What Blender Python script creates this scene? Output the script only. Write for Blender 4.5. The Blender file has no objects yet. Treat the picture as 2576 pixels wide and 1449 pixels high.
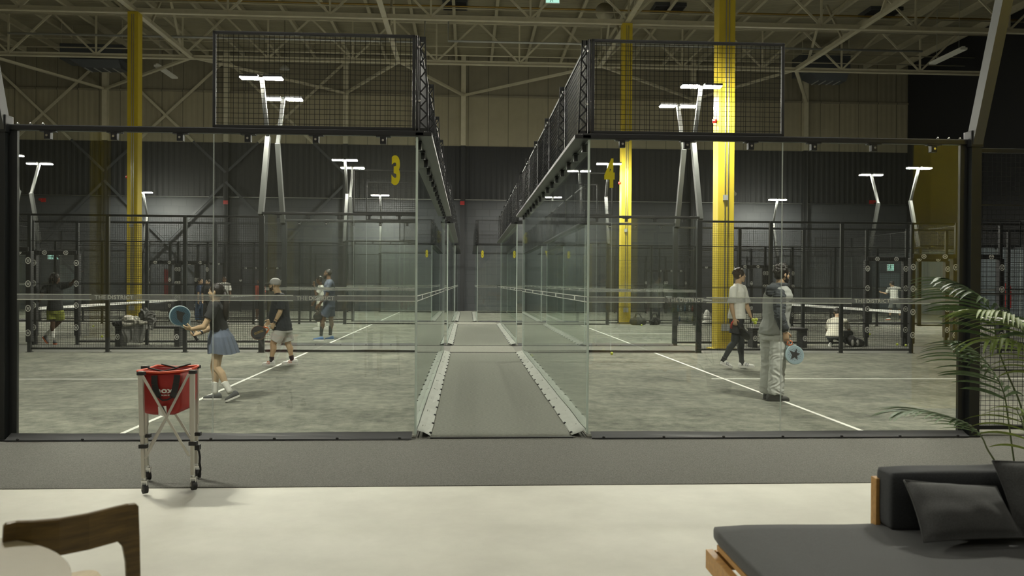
import bpy, bmesh, math, random
from mathutils import Vector, Matrix, noise
random.seed(7)
C = bpy.context.scene.collection
V = Vector
# ------------------------------------------------------------------ camera
FPX, W0, H0 = 2065.0, 2576.0, 1449.0
CAMP = V((0.0, -8.318, 1.568))
CAMR = (Matrix.Rotation(-0.0543, 3, 'Z') @ Matrix.Rotation(math.pi/2 - 0.0066, 3, 'X') @ Matrix.Rotation(0.0060, 3, 'Z'))
cam_d = bpy.data.cameras.new('camera'); cam = bpy.data.objects.new('camera', cam_d); C.objects.link(cam)
cam.matrix_world = Matrix.Translation(CAMP) @ CAMR.to_4x4()
cam_d.sensor_width = 36.0; cam_d.lens = FPX / W0 * 36.0; cam_d.clip_end = 200; cam_d.clip_start = 0.05
cam_d.dof.use_dof = True; cam_d.dof.focus_distance = 10.5; cam_d.dof.aperture_fstop = 3.2
bpy.context.scene.camera = cam

def ray(px, py):
    return CAMR @ V(((px - W0/2) / FPX, -(py - H0/2) / FPX, -1.0))
def at(px, py, Y):            # the point seen at a pixel on the plane y = Y
    d = ray(px, py); return CAMP + d * ((Y - CAMP.y) / d.y)
def atz(px, py, z=0.0):       # the point seen at a pixel at height z
    d = ray(px, py); return CAMP + d * ((z - CAMP.z) / d.z)
def pix(p):
    q = CAMR.transposed() @ (V(p) - CAMP)
    if q.z > -0.05: return None
    return (W0/2 + FPX*q.x/-q.z, H0/2 - FPX*q.y/-q.z)
def seen(*pts, m=60):
    for p in pts:
        q = pix(p)
        if q and -m < q[0] < W0 + m and -m < q[1] < H0 + m: return True
    return False

# ------------------------------------------------------------------ materials
def lin(c):
    return tuple((x/12.92 if x <= 0.04045 else ((x+0.055)/1.055)**2.4) for x in c)
def hexc(h):
    return lin(tuple(int(h[i:i+2], 16)/255 for i in (0, 2, 4)))
def mat(name, col, rough=0.6, metal=0.0, spec=0.5, vary=0.0, scale=8.0, bump=0.0, bscale=60.0, stretch=None, col2=None, sheen=0.0):
    m = bpy.data.materials.new(name); m.use_nodes = True
    nt = m.node_tree; b = nt.nodes['Principled BSDF']
    c = hexc(col) if isinstance(col, str) else col
    b.inputs['Base Color'].default_value = (*c, 1); b.inputs['Roughness'].default_value = rough
    b.inputs['Metallic'].default_value = metal; b.inputs['Specular IOR Level'].default_value = spec
    if sheen: b.inputs['Sheen Weight'].default_value = sheen
    if vary or bump:
        tc = nt.nodes.new('ShaderNodeTexCoord'); mp = nt.nodes.new('ShaderNodeMapping')
        if stretch: mp.inputs['Scale'].default_value = stretch
        nt.links.new(tc.outputs['Object'], mp.inputs[0])
    if vary:
        n = nt.nodes.new('ShaderNodeTexNoise'); n.inputs['Scale'].default_value = scale; n.inputs['Detail'].default_value = 6
        n.inputs['Roughness'].default_value = 0.65
        nt.links.new(mp.outputs[0], n.inputs['Vector'])
        r = nt.nodes.new('ShaderNodeValToRGB'); nt.links.new(n.outputs[0], r.inputs[0])
        c2 = (hexc(col2) if isinstance(col2, str) else col2) if col2 else tuple(x*(1+vary) for x in c)
        c1 = c if col2 else tuple(x*(1-vary) for x in c)
        r.color_ramp.elements[0].position = 0.36; r.color_ramp.elements[1].position = 0.66
        r.color_ramp.elements[0].color = (*c1, 1); r.color_ramp.elements[1].color = (*c2, 1)
        nt.links.new(r.outputs[0], b.inputs['Base Color'])
    if bump:
        n2 = nt.nodes.new('ShaderNodeTexNoise'); n2.inputs['Scale'].default_value = bscale; n2.inputs['Detail'].default_value = 4
        nt.links.new(mp.outputs[0], n2.inputs['Vector'])
        bp = nt.nodes.new('ShaderNodeBump'); bp.inputs['Strength'].default_value = bump; bp.inputs['Distance'].default_value = 0.02
        nt.links.new(n2.outputs[0], bp.inputs['Height']); nt.links.new(bp.outputs[0], b.inputs['Normal'])
    return m
def ribbed(name, col, axis, pitch, depth=0.5, rough=0.6, seam=None, vary=0.05):
    """sheet metal with trapezoid ribs: a wave along one object axis drives the bump, a thin dark joint every `seam` metres"""
    m = mat(name, col, rough, vary=vary, scale=1.3); nt = m.node_tree; b = nt.nodes['Principled BSDF']
    tc = nt.nodes.new('ShaderNodeTexCoord'); sx = nt.nodes.new('ShaderNodeSeparateXYZ'); nt.links.new(tc.outputs['Object'], sx.inputs[0])
    mu = nt.nodes.new('ShaderNodeMath'); mu.operation = 'MULTIPLY'; mu.inputs[1].default_value = 1.0/pitch
    nt.links.new(sx.outputs[axis], mu.inputs[0])
    pp = nt.nodes.new('ShaderNodeMath'); pp.operation = 'PINGPONG'; pp.inputs[1].default_value = 0.5; nt.links.new(mu.outputs[0], pp.inputs[0])
    rp = nt.nodes.new('ShaderNodeMapRange'); rp.inputs[1].default_value = 0.15; rp.inputs[2].default_value = 0.35; nt.links.new(pp.outputs[0], rp.inputs[0])
    bp = nt.nodes.new('ShaderNodeBump'); bp.inputs['Strength'].default_value = depth; bp.inputs['Distance'].default_value = 0.03
    nt.links.new(rp.outputs[0], bp.inputs['Height']); nt.links.new(bp.outputs[0], b.inputs['Normal'])
    if seam:
        m2 = nt.nodes.new('ShaderNodeMath'); m2.operation = 'MULTIPLY'; m2.inputs[1].default_value = 1.0/seam; nt.links.new(sx.outputs[axis], m2.inputs[0])
        p2 = nt.nodes.new('ShaderNodeMath'); p2.operation = 'PINGPONG'; p2.inputs[1].default_value = 0.5; nt.links.new(m2.outputs[0], p2.inputs[0])
        lt = nt.nodes.new('ShaderNodeMath'); lt.operation = 'LESS_THAN'; lt.inputs[1].default_value = 0.02/seam; nt.links.new(p2.outputs[0], lt.inputs[0])
        src = b.inputs['Base Color'].links[0].from_socket
        mx = nt.nodes.new('ShaderNodeMix'); mx.data_type = 'RGBA'; nt.links.new(lt.outputs[0], mx.inputs['Factor']); nt.links.new(src, mx.inputs['A'])
        c = hexc(col) if isinstance(col, str) else col
        mx.inputs['B'].default_value = (c[0]*.45, c[1]*.45, c[2]*.45, 1); nt.links.new(mx.outputs['Result'], b.inputs['Base Color'])
    return m
def emit(name, col, s):
    m = bpy.data.materials.new(name); m.use_nodes = True; nt = m.node_tree
    nt.nodes.remove(nt.nodes['Principled BSDF']); e = nt.nodes.new('ShaderNodeEmission')
    e.inputs[0].default_value = (*col, 1); e.inputs[1].default_value = s
    nt.links.new(e.outputs[0], nt.nodes['Material Output'].inputs[0]); return m
def glass_mat(name, tint, film=0.0, filmcol=(0.6, 0.62, 0.58)):
    """clear pane: straight-through transmission plus Fresnel reflection on both faces; `film` adds a frosted scattering layer"""
    m = bpy.data.materials.new(name); m.use_nodes = True; nt = m.node_tree; nt.nodes.remove(nt.nodes['Principled BSDF'])
    tr = nt.nodes.new('ShaderNodeBsdfTransparent'); tr.inputs[0].default_value = (*tint, 1)
    gl = nt.nodes.new('ShaderNodeBsdfGlossy'); gl.inputs['Roughness'].default_value = 0.0; gl.inputs[0].default_value = (0.95, 1, 0.97, 1)
    ge = nt.nodes.new('ShaderNodeNewGeometry')
    io = nt.nodes.new('ShaderNodeMapRange'); io.inputs[3].default_value = 1.5; io.inputs[4].default_value = 1/1.5
    nt.links.new(ge.outputs['Backfacing'], io.inputs[0])
    fr = nt.nodes.new('ShaderNodeFresnel'); nt.links.new(io.outputs[0], fr.inputs[0])
    mx = nt.nodes.new('ShaderNodeMixShader'); nt.links.new(fr.outputs[0], mx.inputs[0])
    base = tr
    if film:
        df = nt.nodes.new('ShaderNodeBsdfTranslucent'); df.inputs[0].default_value = (*filmcol, 1)
        m2 = nt.nodes.new('ShaderNodeMixShader'); m2.inputs[0].default_value = film
        nt.links.new(tr.outputs[0], m2.inputs[1]); nt.links.new(df.outputs[0], m2.inputs[2]); base = m2
    nt.links.new(base.outputs[0], mx.inputs[1]); nt.links.new(gl.outputs[0], mx.inputs[2])
    nt.links.new(mx.outputs[0], nt.nodes['Material Output'].inputs[0]); return m

# ------------------------------------------------------------------ mesh building
class MB:
    def __init__(s): s.v = []; s.f = []; s.m = []
    def add(s, vs, fs, mi=0):
        b = len(s.v); s.v += [tuple(x) for x in vs]; s.f += [tuple(b+i for i in f) for f in fs]; s.m += [mi]*len(fs); return s
    def box(s, lo, hi, mi=0, M=None):
        x0, y0, z0 = lo; x1, y1, z1 = hi
        vs = [V(p) for p in ((x0,y0,z0),(x1,y0,z0),(x1,y1,z0),(x0,y1,z0),(x0,y0,z1),(x1,y0,z1),(x1,y1,z1),(x0,y1,z1))]
        if M is not None: vs = [M @ p for p in vs]
        return s.add(vs, [(0,3,2,1),(4,5,6,7),(0,1,5,4),(1,2,6,5),(2,3,7,6),(3,0,4,7)], mi)
    def bar(s, p, q, w, h=None, mi=0, up=(0,0,1)):
        """square bar from p to q, w across, h along `up`"""
        p = V(p); q = V(q); d = (q-p).normalized(); u = V(up)
        if abs(d.dot(u)) > 0.98: u = V((0,1,0)) if abs(d.y) < 0.9 else V((1,0,0))
        a = d.cross(u).normalized()*w/2; b = a.cross(d).normalized()*(h if h else w)/2
        vs = [p-a-b, p+a-b, p+a+b, p-a+b, q-a-b, q+a-b, q+a+b, q-a+b]
        return s.add(vs, [(3,2,1,0),(4,5,6,7),(0,1,5,4),(1,2,6,5),(2,3,7,6),(3,0,4,7)], mi)
    def loft(s, rings, mi=0, caps=True):
        """rings: (centre, vec a, vec b) ellipses joined in order"""
        n = s.seg if hasattr(s, 'seg') else 12
        vs = []; fs = []
        for c, a, b in rings:
            for i in range(n):
                t = 2*math.pi*i/n; vs.append(V(c) + V(a)*math.cos(t) + V(b)*math.sin(t))
        for k in range(len(rings)-1):
            for i in range(n):
                j = (i+1) % n; fs.append((k*n+i, k*n+j, (k+1)*n+j, (k+1)*n+i))
        if caps:
            fs.append(tuple(range(n-1, -1, -1))); fs.append(tuple((len(rings)-1)*n+i for i in range(n)))
        return s.add(vs, fs, mi)
    def tube(s, pts, r, mi=0, seg=8):
        """round tube through pts; r a number or one per point"""
        pts = [V(p) for p in pts]; rs = r if isinstance(r, (list, tuple)) else [r]*len(pts); rings = []
        old = getattr(s, 'seg', None); s.seg = seg
        ref = None
        for i, p in enumerate(pts):
            d = (pts[min(i+1, len(pts)-1)] - pts[max(i-1, 0)]).normalized()
            u = ref if ref is not None else (V((0,0,1)) if abs(d.z) < 0.9 else V((1,0,0)))
            a = u - d*u.dot(d)
            if a.length < 1e-4: a = V((1,0,0)) - d*d.x
            a.normalize(); ref = a; rings.append((p, a*rs[i], d.cross(a)*rs[i]))
        s.loft(rings, mi)
        if old: s.seg = old
        else: del s.seg
        return s
    def capsule(s, p, r0, q, r1, mi=0, seg=10):
        p = V(p); q = V(q); d = q-p; L = d.length; d = d/L if L > 1e-6 else V((0,0,1))
        pts = [p-d*r0*.97, p-d*r0*.7, p, q, q+d*r1*.7, q+d*r1*.97]
        return s.tube(pts, [r0*.24, r0*.72, r0, r1, r1*.72, r1*.24], mi, seg)
    def ball(s, c, r, mi=0, seg=12, rows=8, M=None):
        """ellipsoid, r a number or radii along x, y, z (turned by M)"""
        r = V(r) if isinstance(r, (tuple, list, Vector)) else V((r, r, r)); vs = [V((0,0,-r.z))]; fs = []
        for k in range(1, rows):
            a = -math.pi/2 + math.pi*k/rows
            for i in range(seg):
                t = 2*math.pi*i/seg; vs.append(V((r.x*math.cos(a)*math.cos(t), r.y*math.cos(a)*math.sin(t), r.z*math.sin(a))))
        vs.append(V((0,0,r.z))); top = len(vs)-1
        for i in range(seg):
            j = (i+1) % seg; fs.append((0, 1+j, 1+i)); fs.append((top, top-seg+i, top-seg+j))
            for k in range(rows-2):
                b = 1+k*seg; fs.append((b+i, b+j, b+seg+j, b+seg+i))
        return s.add([(M @ p if M is not None else p) + V(c) for p in vs], fs, mi)
    def prism(s, poly, thick, origin, ex, ey, ez, mi=0):
        """2-D polygon in the plane (ex, ey) pushed `thick` along ez, centred on it"""
        n = len(poly); o = V(origin); ex, ey, ez = V(ex), V(ey), V(ez)
        vs = [o+ex*x+ey*y-ez*thick/2 for x, y in poly] + [o+ex*x+ey*y+ez*thick/2 for x, y in poly]
        fs = [tuple(range(n-1, -1, -1)), tuple(range(n, 2*n))] + [(i, (i+1) % n, n+(i+1) % n, n+i) for i in range(n)]
        return s.add(vs, fs, mi)
    def mesh(s, name, mats, smooth=False, bevel=0):
        me = bpy.data.meshes.new(name); me.from_pydata(s.v, [], s.f)
        for m in (mats if isinstance(mats, (list, tuple)) else [mats]): me.materials.append(m)
        me.polygons.foreach_set('material_index', s.m)
        bm = bmesh.new(); bm.from_mesh(me); bmesh.ops.recalc_face_normals(bm, faces=bm.faces)
        if bevel: bmesh.ops.bevel(bm, geom=bm.edges[:], offset=bevel, segments=2, profile=.7, affect='EDGES', clamp_overlap=True)
        bm.to_mesh(me); bm.free()
        if smooth: me.polygons.foreach_set('use_smooth', [True]*len(me.polygons))
        me.update(); return me
    def build(s, name, mats, parent=None, smooth=False, bevel=0, label=None):
        o = bpy.data.objects.new(name, s.mesh(name, mats, smooth, bevel)); C.objects.link(o)
        if parent is not None: o.parent = parent; o.matrix_parent_inverse = Matrix.Identity(4); shift(o, parent)
        if label: o['label'] = label
        return o
def shift(o, parent):
    """the mesh was built in world coordinates: bring it into the parent's own frame"""
    wm = Matrix.Identity(4); q = parent
    while q is not None: wm = q.matrix_basis @ wm; q = q.parent
    o.data.transform(wm.inverted())
def thing(name, label, cat, loc=(0,0,0), group=None):
    o = bpy.data.objects.new(name, None); C.objects.link(o); o.location = loc; o.empty_display_size = .1
    return tag(o, label, cat, group)
def tag(o, label, cat, group=None, kind=None):
    if label: o['label'] = label
    if cat: o['category'] = cat
    if group: o['group'] = group
    if kind: o['kind'] = kind
    return o
def struct(o, label=None): 
    o['kind'] = 'structure'
    if label: o['label'] = label
    return o
KIDS = {}
def dup(root, loc, label=None, group=None, rz=None):
    """a copy of a thing with copies of its parts and sub-parts"""
    if root.name not in KIDS: KIDS[root.name] = [(c, list(c.children)) for c in root.children]
    r = root.copy(); C.objects.link(r); r.location = loc
    if rz is not None: r.rotation_euler = (0, 0, rz)
    if label: r['label'] = label
    if group: r['group'] = group
    for ch, gs in KIDS[root.name]:
        c = ch.copy(); C.objects.link(c); c.parent = r
        for g in gs:
            d = g.copy(); C.objects.link(d); d.parent = c
    return r
def eval_mesh(o):
    bpy.context.view_layer.update()
    dg = bpy.context.evaluated_depsgraph_get(); return bpy.data.meshes.new_from_object(o.evaluated_get(dg))
def text_mesh(s, h, mats, xs=1.0, off=0.0, depth=0.0015, spacing=1.0):
    """lettering as a thin solid in the x-z plane, readable from -y, centred; h = capital height"""
    cu = bpy.data.curves.new('t', 'FONT'); cu.body = s; cu.size = 1.0; cu.offset = off; cu.extrude = 0.01; cu.align_x = 'CENTER'; cu.align_y = 'CENTER'
    cu.space_character = spacing; cu.resolution_u = 4
    o = bpy.data.objects.new('t', cu); C.objects.link(o); me = eval_mesh(o); bpy.data.objects.remove(o)
    ys = [v.co.y for v in me.vertices]; xs_ = [v.co.x for v in me.vertices]
    k = h/(max(ys)-min(ys)); cx = (max(xs_)+min(xs_))/2; cy = (max(ys)+min(ys))/2
    for v in me.vertices:
        x, y, z = v.co; v.co = ((x-cx)*k*xs, -depth if z > 0 else 0.0, (y-cy)*k)
    me.materials.clear(); me.materials.append(mats); return me
def put(me, name, loc, parent=None, rz=0, mirror=False):
    o = bpy.data.objects.new(name, me); C.objects.link(o); o.location = loc; o.rotation_euler = (0, 0, rz)
    if parent is not None:
        o.parent = parent; o.location = V(loc) - V(parent.location)
    return o
# ------------------------------------------------------------------ palette
def backlit(name, col, k=.5):
    """thin vinyl film: scatters light from both faces"""
    m = mat(name, col, .6); nt = m.node_tree; t = nt.nodes.new('ShaderNodeBsdfTranslucent'); t.inputs[0].default_value = (*col, 1)
    x = nt.nodes.new('ShaderNodeMixShader'); x.inputs[0].default_value = k
    nt.links.new(nt.nodes['Principled BSDF'].outputs[0], x.inputs[1]); nt.links.new(t.outputs[0], x.inputs[2]); nt.links.new(x.outputs[0], nt.nodes['Material Output'].inputs[0]); return m
M = dict(
 black=mat('black powder coat', (0.011, 0.012, 0.013), .38),
 wire=mat('black coated wire', (0.014, 0.015, 0.016), .34),
 post=mat('charcoal steel', (0.014, 0.016, 0.017), .45),
 pad=mat('black vinyl padding', (0.012, 0.012, 0.013), .55, bump=.25, bscale=30),
 pole=mat('galvanised light pole', (0.055, 0.057, 0.054), .38),
 housing=mat('lamp housing', (0.06, 0.06, 0.06), .5),
 edge=backlit('bright-painted glass edge', (0.90, 0.96, 0.92)),  # pale colour stands in for light piped to the pane edges
 glass=glass_mat('clear glass', (0.975, 0.988, 0.98)),
 frost=glass_mat('frosted film', (0.9, 0.9, 0.9), .26, (0.36, 0.36, 0.345)),
 white=mat('white paint', (0.72, 0.72, 0.66), .6),
 film=backlit('pale vinyl lettering', (0.86, 0.87, 0.82), .72),
 yellow=backlit('yellow vinyl', (0.82, 0.74, 0.05), .5),
 col=mat('yellow column paint', (0.52, 0.40, 0.03), .42, vary=.06, scale=2),
 conduit=mat('zinc conduit', (0.42, 0.43, 0.41), .4, metal=.5),
 cream=mat('cream painted steel', (0.47, 0.44, 0.32), .55, vary=.06, scale=3),
 deck=ribbed('roof deck', (0.30, 0.275, 0.19), 1, .19, .6),
 beige=ribbed('beige wall cladding', (0.29, 0.263, 0.178), 0, .3, .25, seam=1.1),
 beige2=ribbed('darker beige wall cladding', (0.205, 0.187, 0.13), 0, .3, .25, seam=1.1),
 slate=ribbed('slate wall cladding', (0.016, 0.0175, 0.019), 0, .3, .5),
 dark=mat('black partition', (0.006, 0.0065, 0.007), .85),
 lounge=mat('pale lounge wall', (0.40, 0.38, 0.31), .8, vary=.05, scale=1),
 duct=mat('dark grey duct', (0.05, 0.055, 0.06), .5),
 red=mat('red enamel', (0.38, 0.012, 0.012), .35),
 green=mat('exit green', (0.02, 0.22, 0.11), .5),
 skirt=mat('grey vinyl skirting', (0.30, 0.31, 0.275), .55, bump=.1, bscale=9, vary=.07, scale=5),
 skirt_shaded=mat('shade-toned vinyl skirting', (0.036, 0.037, 0.039), .6, bump=.08, bscale=8),  # the grey cover again, shade under the beams put into its colour
 rubber=mat('black rubber', (0.012, 0.012, 0.012), .6),
 chrome=mat('chrome', (0.7, 0.7, 0.68), .18, metal=1),
 alu=mat('silver anodised aluminium', (0.52, 0.50, 0.44), .42, metal=.25),
 bag=mat('red nylon', (0.30, 0.010, 0.006), .55, bump=.12, bscale=14),
 bagrim=mat('orange red trim', (0.60, 0.07, 0.02), .5),
 walnut=mat('walnut', (0.105, 0.065, 0.016), .45, vary=.35, scale=5, stretch=(1.5, 1.5, 14)),
 oak=mat('pale oak', (0.40, 0.31, 0.17), .5, vary=.12, scale=4, stretch=(10, 1.2, 1.2)),
 teak=mat('honey teak', (0.46, 0.25, 0.07), .5, vary=.15, scale=4, stretch=(1.2, 9, 9)),
 table=mat('beige table top', (0.215, 0.18, 0.10), .5, vary=.05, scale=4),
 fabric=mat('charcoal woven fabric', (0.046, 0.048, 0.047), .9, vary=.25, scale=160, bump=.25, bscale=420, sheen=.15),
 fabric2=mat('black woven fabric', (0.028, 0.031, 0.034), .9, vary=.25, scale=160, bump=.25, bscale=420, sheen=.1),
 leaf=mat('palm leaf', (0.085, 0.14, 0.062), .5, spec=.25, vary=.45, scale=6),
 leaf2=mat('yellow green palm leaf', (0.15, 0.21, 0.045), .55, spec=.25, vary=.3, scale=6),
 stem=mat('palm stem', (0.05, 0.075, 0.02), .5),
 pot=mat('grey pot', (0.10, 0.10, 0.10), .6), soil=mat('soil', (0.03, 0.02, 0.012), .95),
 ball=mat('ball felt', (0.50, 0.58, 0.06), .9), seam=mat('ball seam', (0.75, 0.76, 0.6), .8),
 net=mat('black net cord', (0.016, 0.016, 0.016), .8),
 tape=mat('white net tape', (0.80, 0.80, 0.76), .7),
)
def blockwall():
    m = mat('slate block wall', (0.050, 0.054, 0.060), .6); nt = m.node_tree; b = nt.nodes['Principled BSDF']
    tc = nt.nodes.new('ShaderNodeTexCoord'); mp = nt.nodes.new('ShaderNodeMapping'); mp.inputs['Rotation'].default_value = (math.pi/2, 0, 0)
    nt.links.new(tc.outputs['Object'], mp.inputs[0]); br = nt.nodes.new('ShaderNodeTexBrick')
    br.inputs['Scale'].default_value = 1; br.inputs['Brick Width'].default_value = .8; br.inputs['Row Height'].default_value = .4; br.inputs['Mortar Size'].default_value = .012
    br.inputs['Color1'].default_value = (0.066, 0.070, 0.076, 1); br.inputs['Color2'].default_value = (0.058, 0.062, 0.068, 1); br.inputs['Mortar'].default_value = (0.042, 0.045, 0.05, 1)
    nt.links.new(mp.outputs[0], br.inputs['Vector']); nt.links.new(br.outputs[0], b.inputs['Base Color']); return m
M['block'] = blockwall()
def turf_mat():
    """dark synthetic turf with streaks of pale infill sand"""
    m = mat('court turf', (0.1, 0.1, 0.08), .95, spec=.15, bump=.5, bscale=260); nt = m.node_tree; b = nt.nodes['Principled BSDF']
    tc = nt.nodes.new('ShaderNodeTexCoord')
    def nz(scale, st, det=5):
        mp = nt.nodes.new('ShaderNodeMapping'); mp.inputs['Scale'].default_value = st; nt.links.new(tc.outputs['Object'], mp.inputs[0])
        n = nt.nodes.new('ShaderNodeTexNoise'); n.inputs['Scale'].default_value = scale; n.inputs['Detail'].default_value = det; n.inputs['Roughness'].default_value = .7
        nt.links.new(mp.outputs[0], n.inputs['Vector']); return n.outputs[0]
    a = nz(1.1, (.9, 1.0, 1)); c = nz(7.0, (.9, .8, 1), 9); d = nz(90, (1.2, .8, 1), 3)
    ad = nt.nodes.new('ShaderNodeMath'); nt.links.new(a, ad.inputs[0]); nt.links.new(c, ad.inputs[1])
    ad2 = nt.nodes.new('ShaderNodeMath'); ad2.operation = 'MULTIPLY_ADD'; ad2.inputs[1].default_value = .45; nt.links.new(d, ad2.inputs[0]); nt.links.new(ad.outputs[0], ad2.inputs[2])
    r = nt.nodes.new('ShaderNodeValToRGB'); r.color_ramp.elements[0].position = .0; nt.links.new(ad2.outputs[0], r.inputs[0])
    mr = nt.nodes.new('ShaderNodeMapRange'); mr.inputs[1].default_value = 1.0; mr.inputs[2].default_value = 1.5; nt.links.new(ad2.outputs[0], mr.inputs[0]); nt.links.new(mr.outputs[0], r.inputs[0])
    r.color_ramp.elements[0].color = (0.10, 0.103, 0.087, 1); r.color_ramp.elements[1].color = (0.29, 0.29, 0.235, 1)
    nt.links.new(r.outputs[0], b.inputs['Base Color']); return m
M['turf'] = turf_mat()
M['mat'] = mat('charcoal carpet', (0.165, 0.165, 0.147), .95, spec=.1, vary=.32, scale=110, bump=.6, bscale=300)
M['aisle'] = mat('grey aisle carpet', (0.20, 0.203, 0.175), .95, spec=.1, vary=.24, scale=60, bump=.5, bscale=260, stretch=(.5, 1.6, 1))
def concrete():
    m = mat('polished pale concrete', (0.52, 0.515, 0.45), .62, vary=.07, scale=1.6, spec=.22); return m
M['concrete'] = concrete()
LAMP = emit('floodlight diffuser', (1.0, 0.975, 0.845), 900.0)
FILL = emit('lounge fill light', (1.0, 0.95, 0.85), 46.0)  # for unseen fill lamps added to even out the lounge floor
GLOW = emit('lit exit panel', (0.55, 1.0, 0.80), .9)
# ------------------------------------------------------------------ people
def remesh(mb, name, m, vox, smooth=3, disp=0.0, freq=9.0, stretch=(1,1,1)):
    """fuse overlapping solids into one continuous surface; optional cloth folds"""
    o = bpy.data.objects.new(name, mb.mesh(name, m)); C.objects.link(o)
    r = o.modifiers.new('r', 'REMESH'); r.mode = 'VOXEL'; r.voxel_size = vox; r.use_smooth_shade = True
    if smooth:
        s = o.modifiers.new('s', 'SMOOTH'); s.factor = .5; s.iterations = smooth
    me = eval_mesh(o); bpy.data.objects.remove(o)
    me.materials.clear(); me.materials.append(m)
    if disp:
        sx, sy, sz = stretch
        ns = [v.normal.copy() for v in me.vertices]
        for v, n in zip(me.vertices, ns):
            c = v.co; q = V((c.x*freq*sx, c.y*freq*sy, c.z*freq*sz))
            a = noise.noise(q + V((3*noise.noise(q*.45), 0, 0))) ; v.co = c + n*disp*(1-abs(a)*2.2)
    me.polygons.foreach_set('use_smooth', [True]*len(me.polygons))
    return me
def hang(me, name, parent, label=None):
    o = bpy.data.objects.new(name, me); C.objects.link(o); o.parent = parent; shift(o, parent)
    if label: o['label'] = label
    return o
def hand(mb, w, d, pn, curl, k=1.0, ts=1):
    d = d.normalized(); pn = (pn - d*pn.dot(d)).normalized(); la = d.cross(pn)*ts
    mb.seg = 10
    mb.loft([(w-d*.03*k, la*.024*k, pn*.02*k), (w, la*.028*k, pn*.02*k), (w+d*.03*k, la*.036*k, pn*.017*k), (w+d*.08*k, la*.041*k, pn*.014*k), (w+d*.1*k, la*.036*k, pn*.010*k)])
    for off, L, c in ((.030, .072, .92), (.010, .081, 1.0), (-.010, .075, 1.05), (-.029, .060, 1.12)):
        p = w + d*.092*k + la*off*k
        for seg, a, r in ((.46, .55, .0098), (.31, 1.45, .0092), (.25, 2.2, .0084)):
            a = a*curl*c; q = p + (d*math.cos(a) + pn*math.sin(a))*L*seg*k; mb.capsule(p, r*k, q, (r-.0006)*k, seg=8); p = q
    p = w + d*.022*k + la*.026*k; q = p + (d*.62 + la*.72 + pn*.3).normalized()*.048*k
    mb.capsule(p, .0145*k, q, .0115*k, seg=8); mb.capsule(q, .0115*k, q + (d*.85 + la*.1*(1-curl) + pn*(.15+.7*curl)).normalized()*.034*k, .0095*k, seg=8)
def shoe(parent, heel, toe, k, up_m, sole_m, lat_w=1.0, toe_up=0.0, stripe=None):
    heel = V(heel); toe = V(toe); d = (toe-heel); L = d.length; d.normalize()
    la = d.cross(V((0,0,1))).normalized(); n = la.cross(d).normalized(); w = lat_w*k
    b = MB(); b.seg = 14
    rings = [(-.01,.018,.045),(.02,.030,.075),(.12,.036,.098),(.26,.038,.094),(.40,.041,.078),(.58,.045,.062),(.76,.046,.052),(.90,.036,.044),(.985,.016,.030)]
    b.loft([(heel + d*L*t + n*(.016+h*.45)*k, la*ww*w, n*h*.5*k) for t, ww, h in rings])
    up = b.build('shoe', up_m, parent, smooth=True)
    s = MB(); out = [(-.02,.012),(.0,.026),(.1,.037),(.3,.038),(.5,.042),(.72,.050),(.88,.043),(.97,.028),(1.01,.008)]
    poly = [(t*L, x*w) for t, x in out] + [(t*L, -x*w) for t, x in reversed(out)]
    s.prism(poly, .026*k, heel + n*.013*k, d, la, n)
    s.build('sole', sole_m, up, bevel=.004)
    if stripe:
        z = MB()
        for i in range(3):
            t = .42 + .09*i
            for sg in (-1, 1):
                p = heel + d*L*t + la*sg*.0425*w + n*.030*k; q = heel + d*L*(t-.05) + la*sg*.030*w + n*.082*k
                z.bar(p, q, .008, .012)
        z.build('stripe', stripe, up)
    return up
def head_axes(hf):
    f = V(hf).normalized(); r = f.cross(V((0,0,1))).normalized(); u = r.cross(f); return r, f, u
SK = {}
def skin(c):
    if c not in SK: SK[c] = mat('skin '+str(len(SK)), c, .55, spec=.35)
    return SK[c]
CM = {}
def cloth(c, **kw):
    k = str(c)+str(kw)
    if k not in CM: CM[k] = mat('cloth '+str(len(CM)), c, kw.pop('rough', .85), bump=kw.pop('bump', .15), bscale=kw.pop('bscale', 220), **kw)
    return CM[k]
HAIR = mat('dark hair', (0.012, 0.009, 0.007), .5, bump=.2, bscale=120)
HAIR2 = mat('dark brown hair', (0.030, 0.019, 0.010), .5, bump=.5, bscale=160)
EYEW = mat('eye white', (.6, .58, .52), .3); EYEB = mat('iris', (.015, .01, .006), .2); LIP = mat('lips', (.30, .12, .09), .5)
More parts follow.
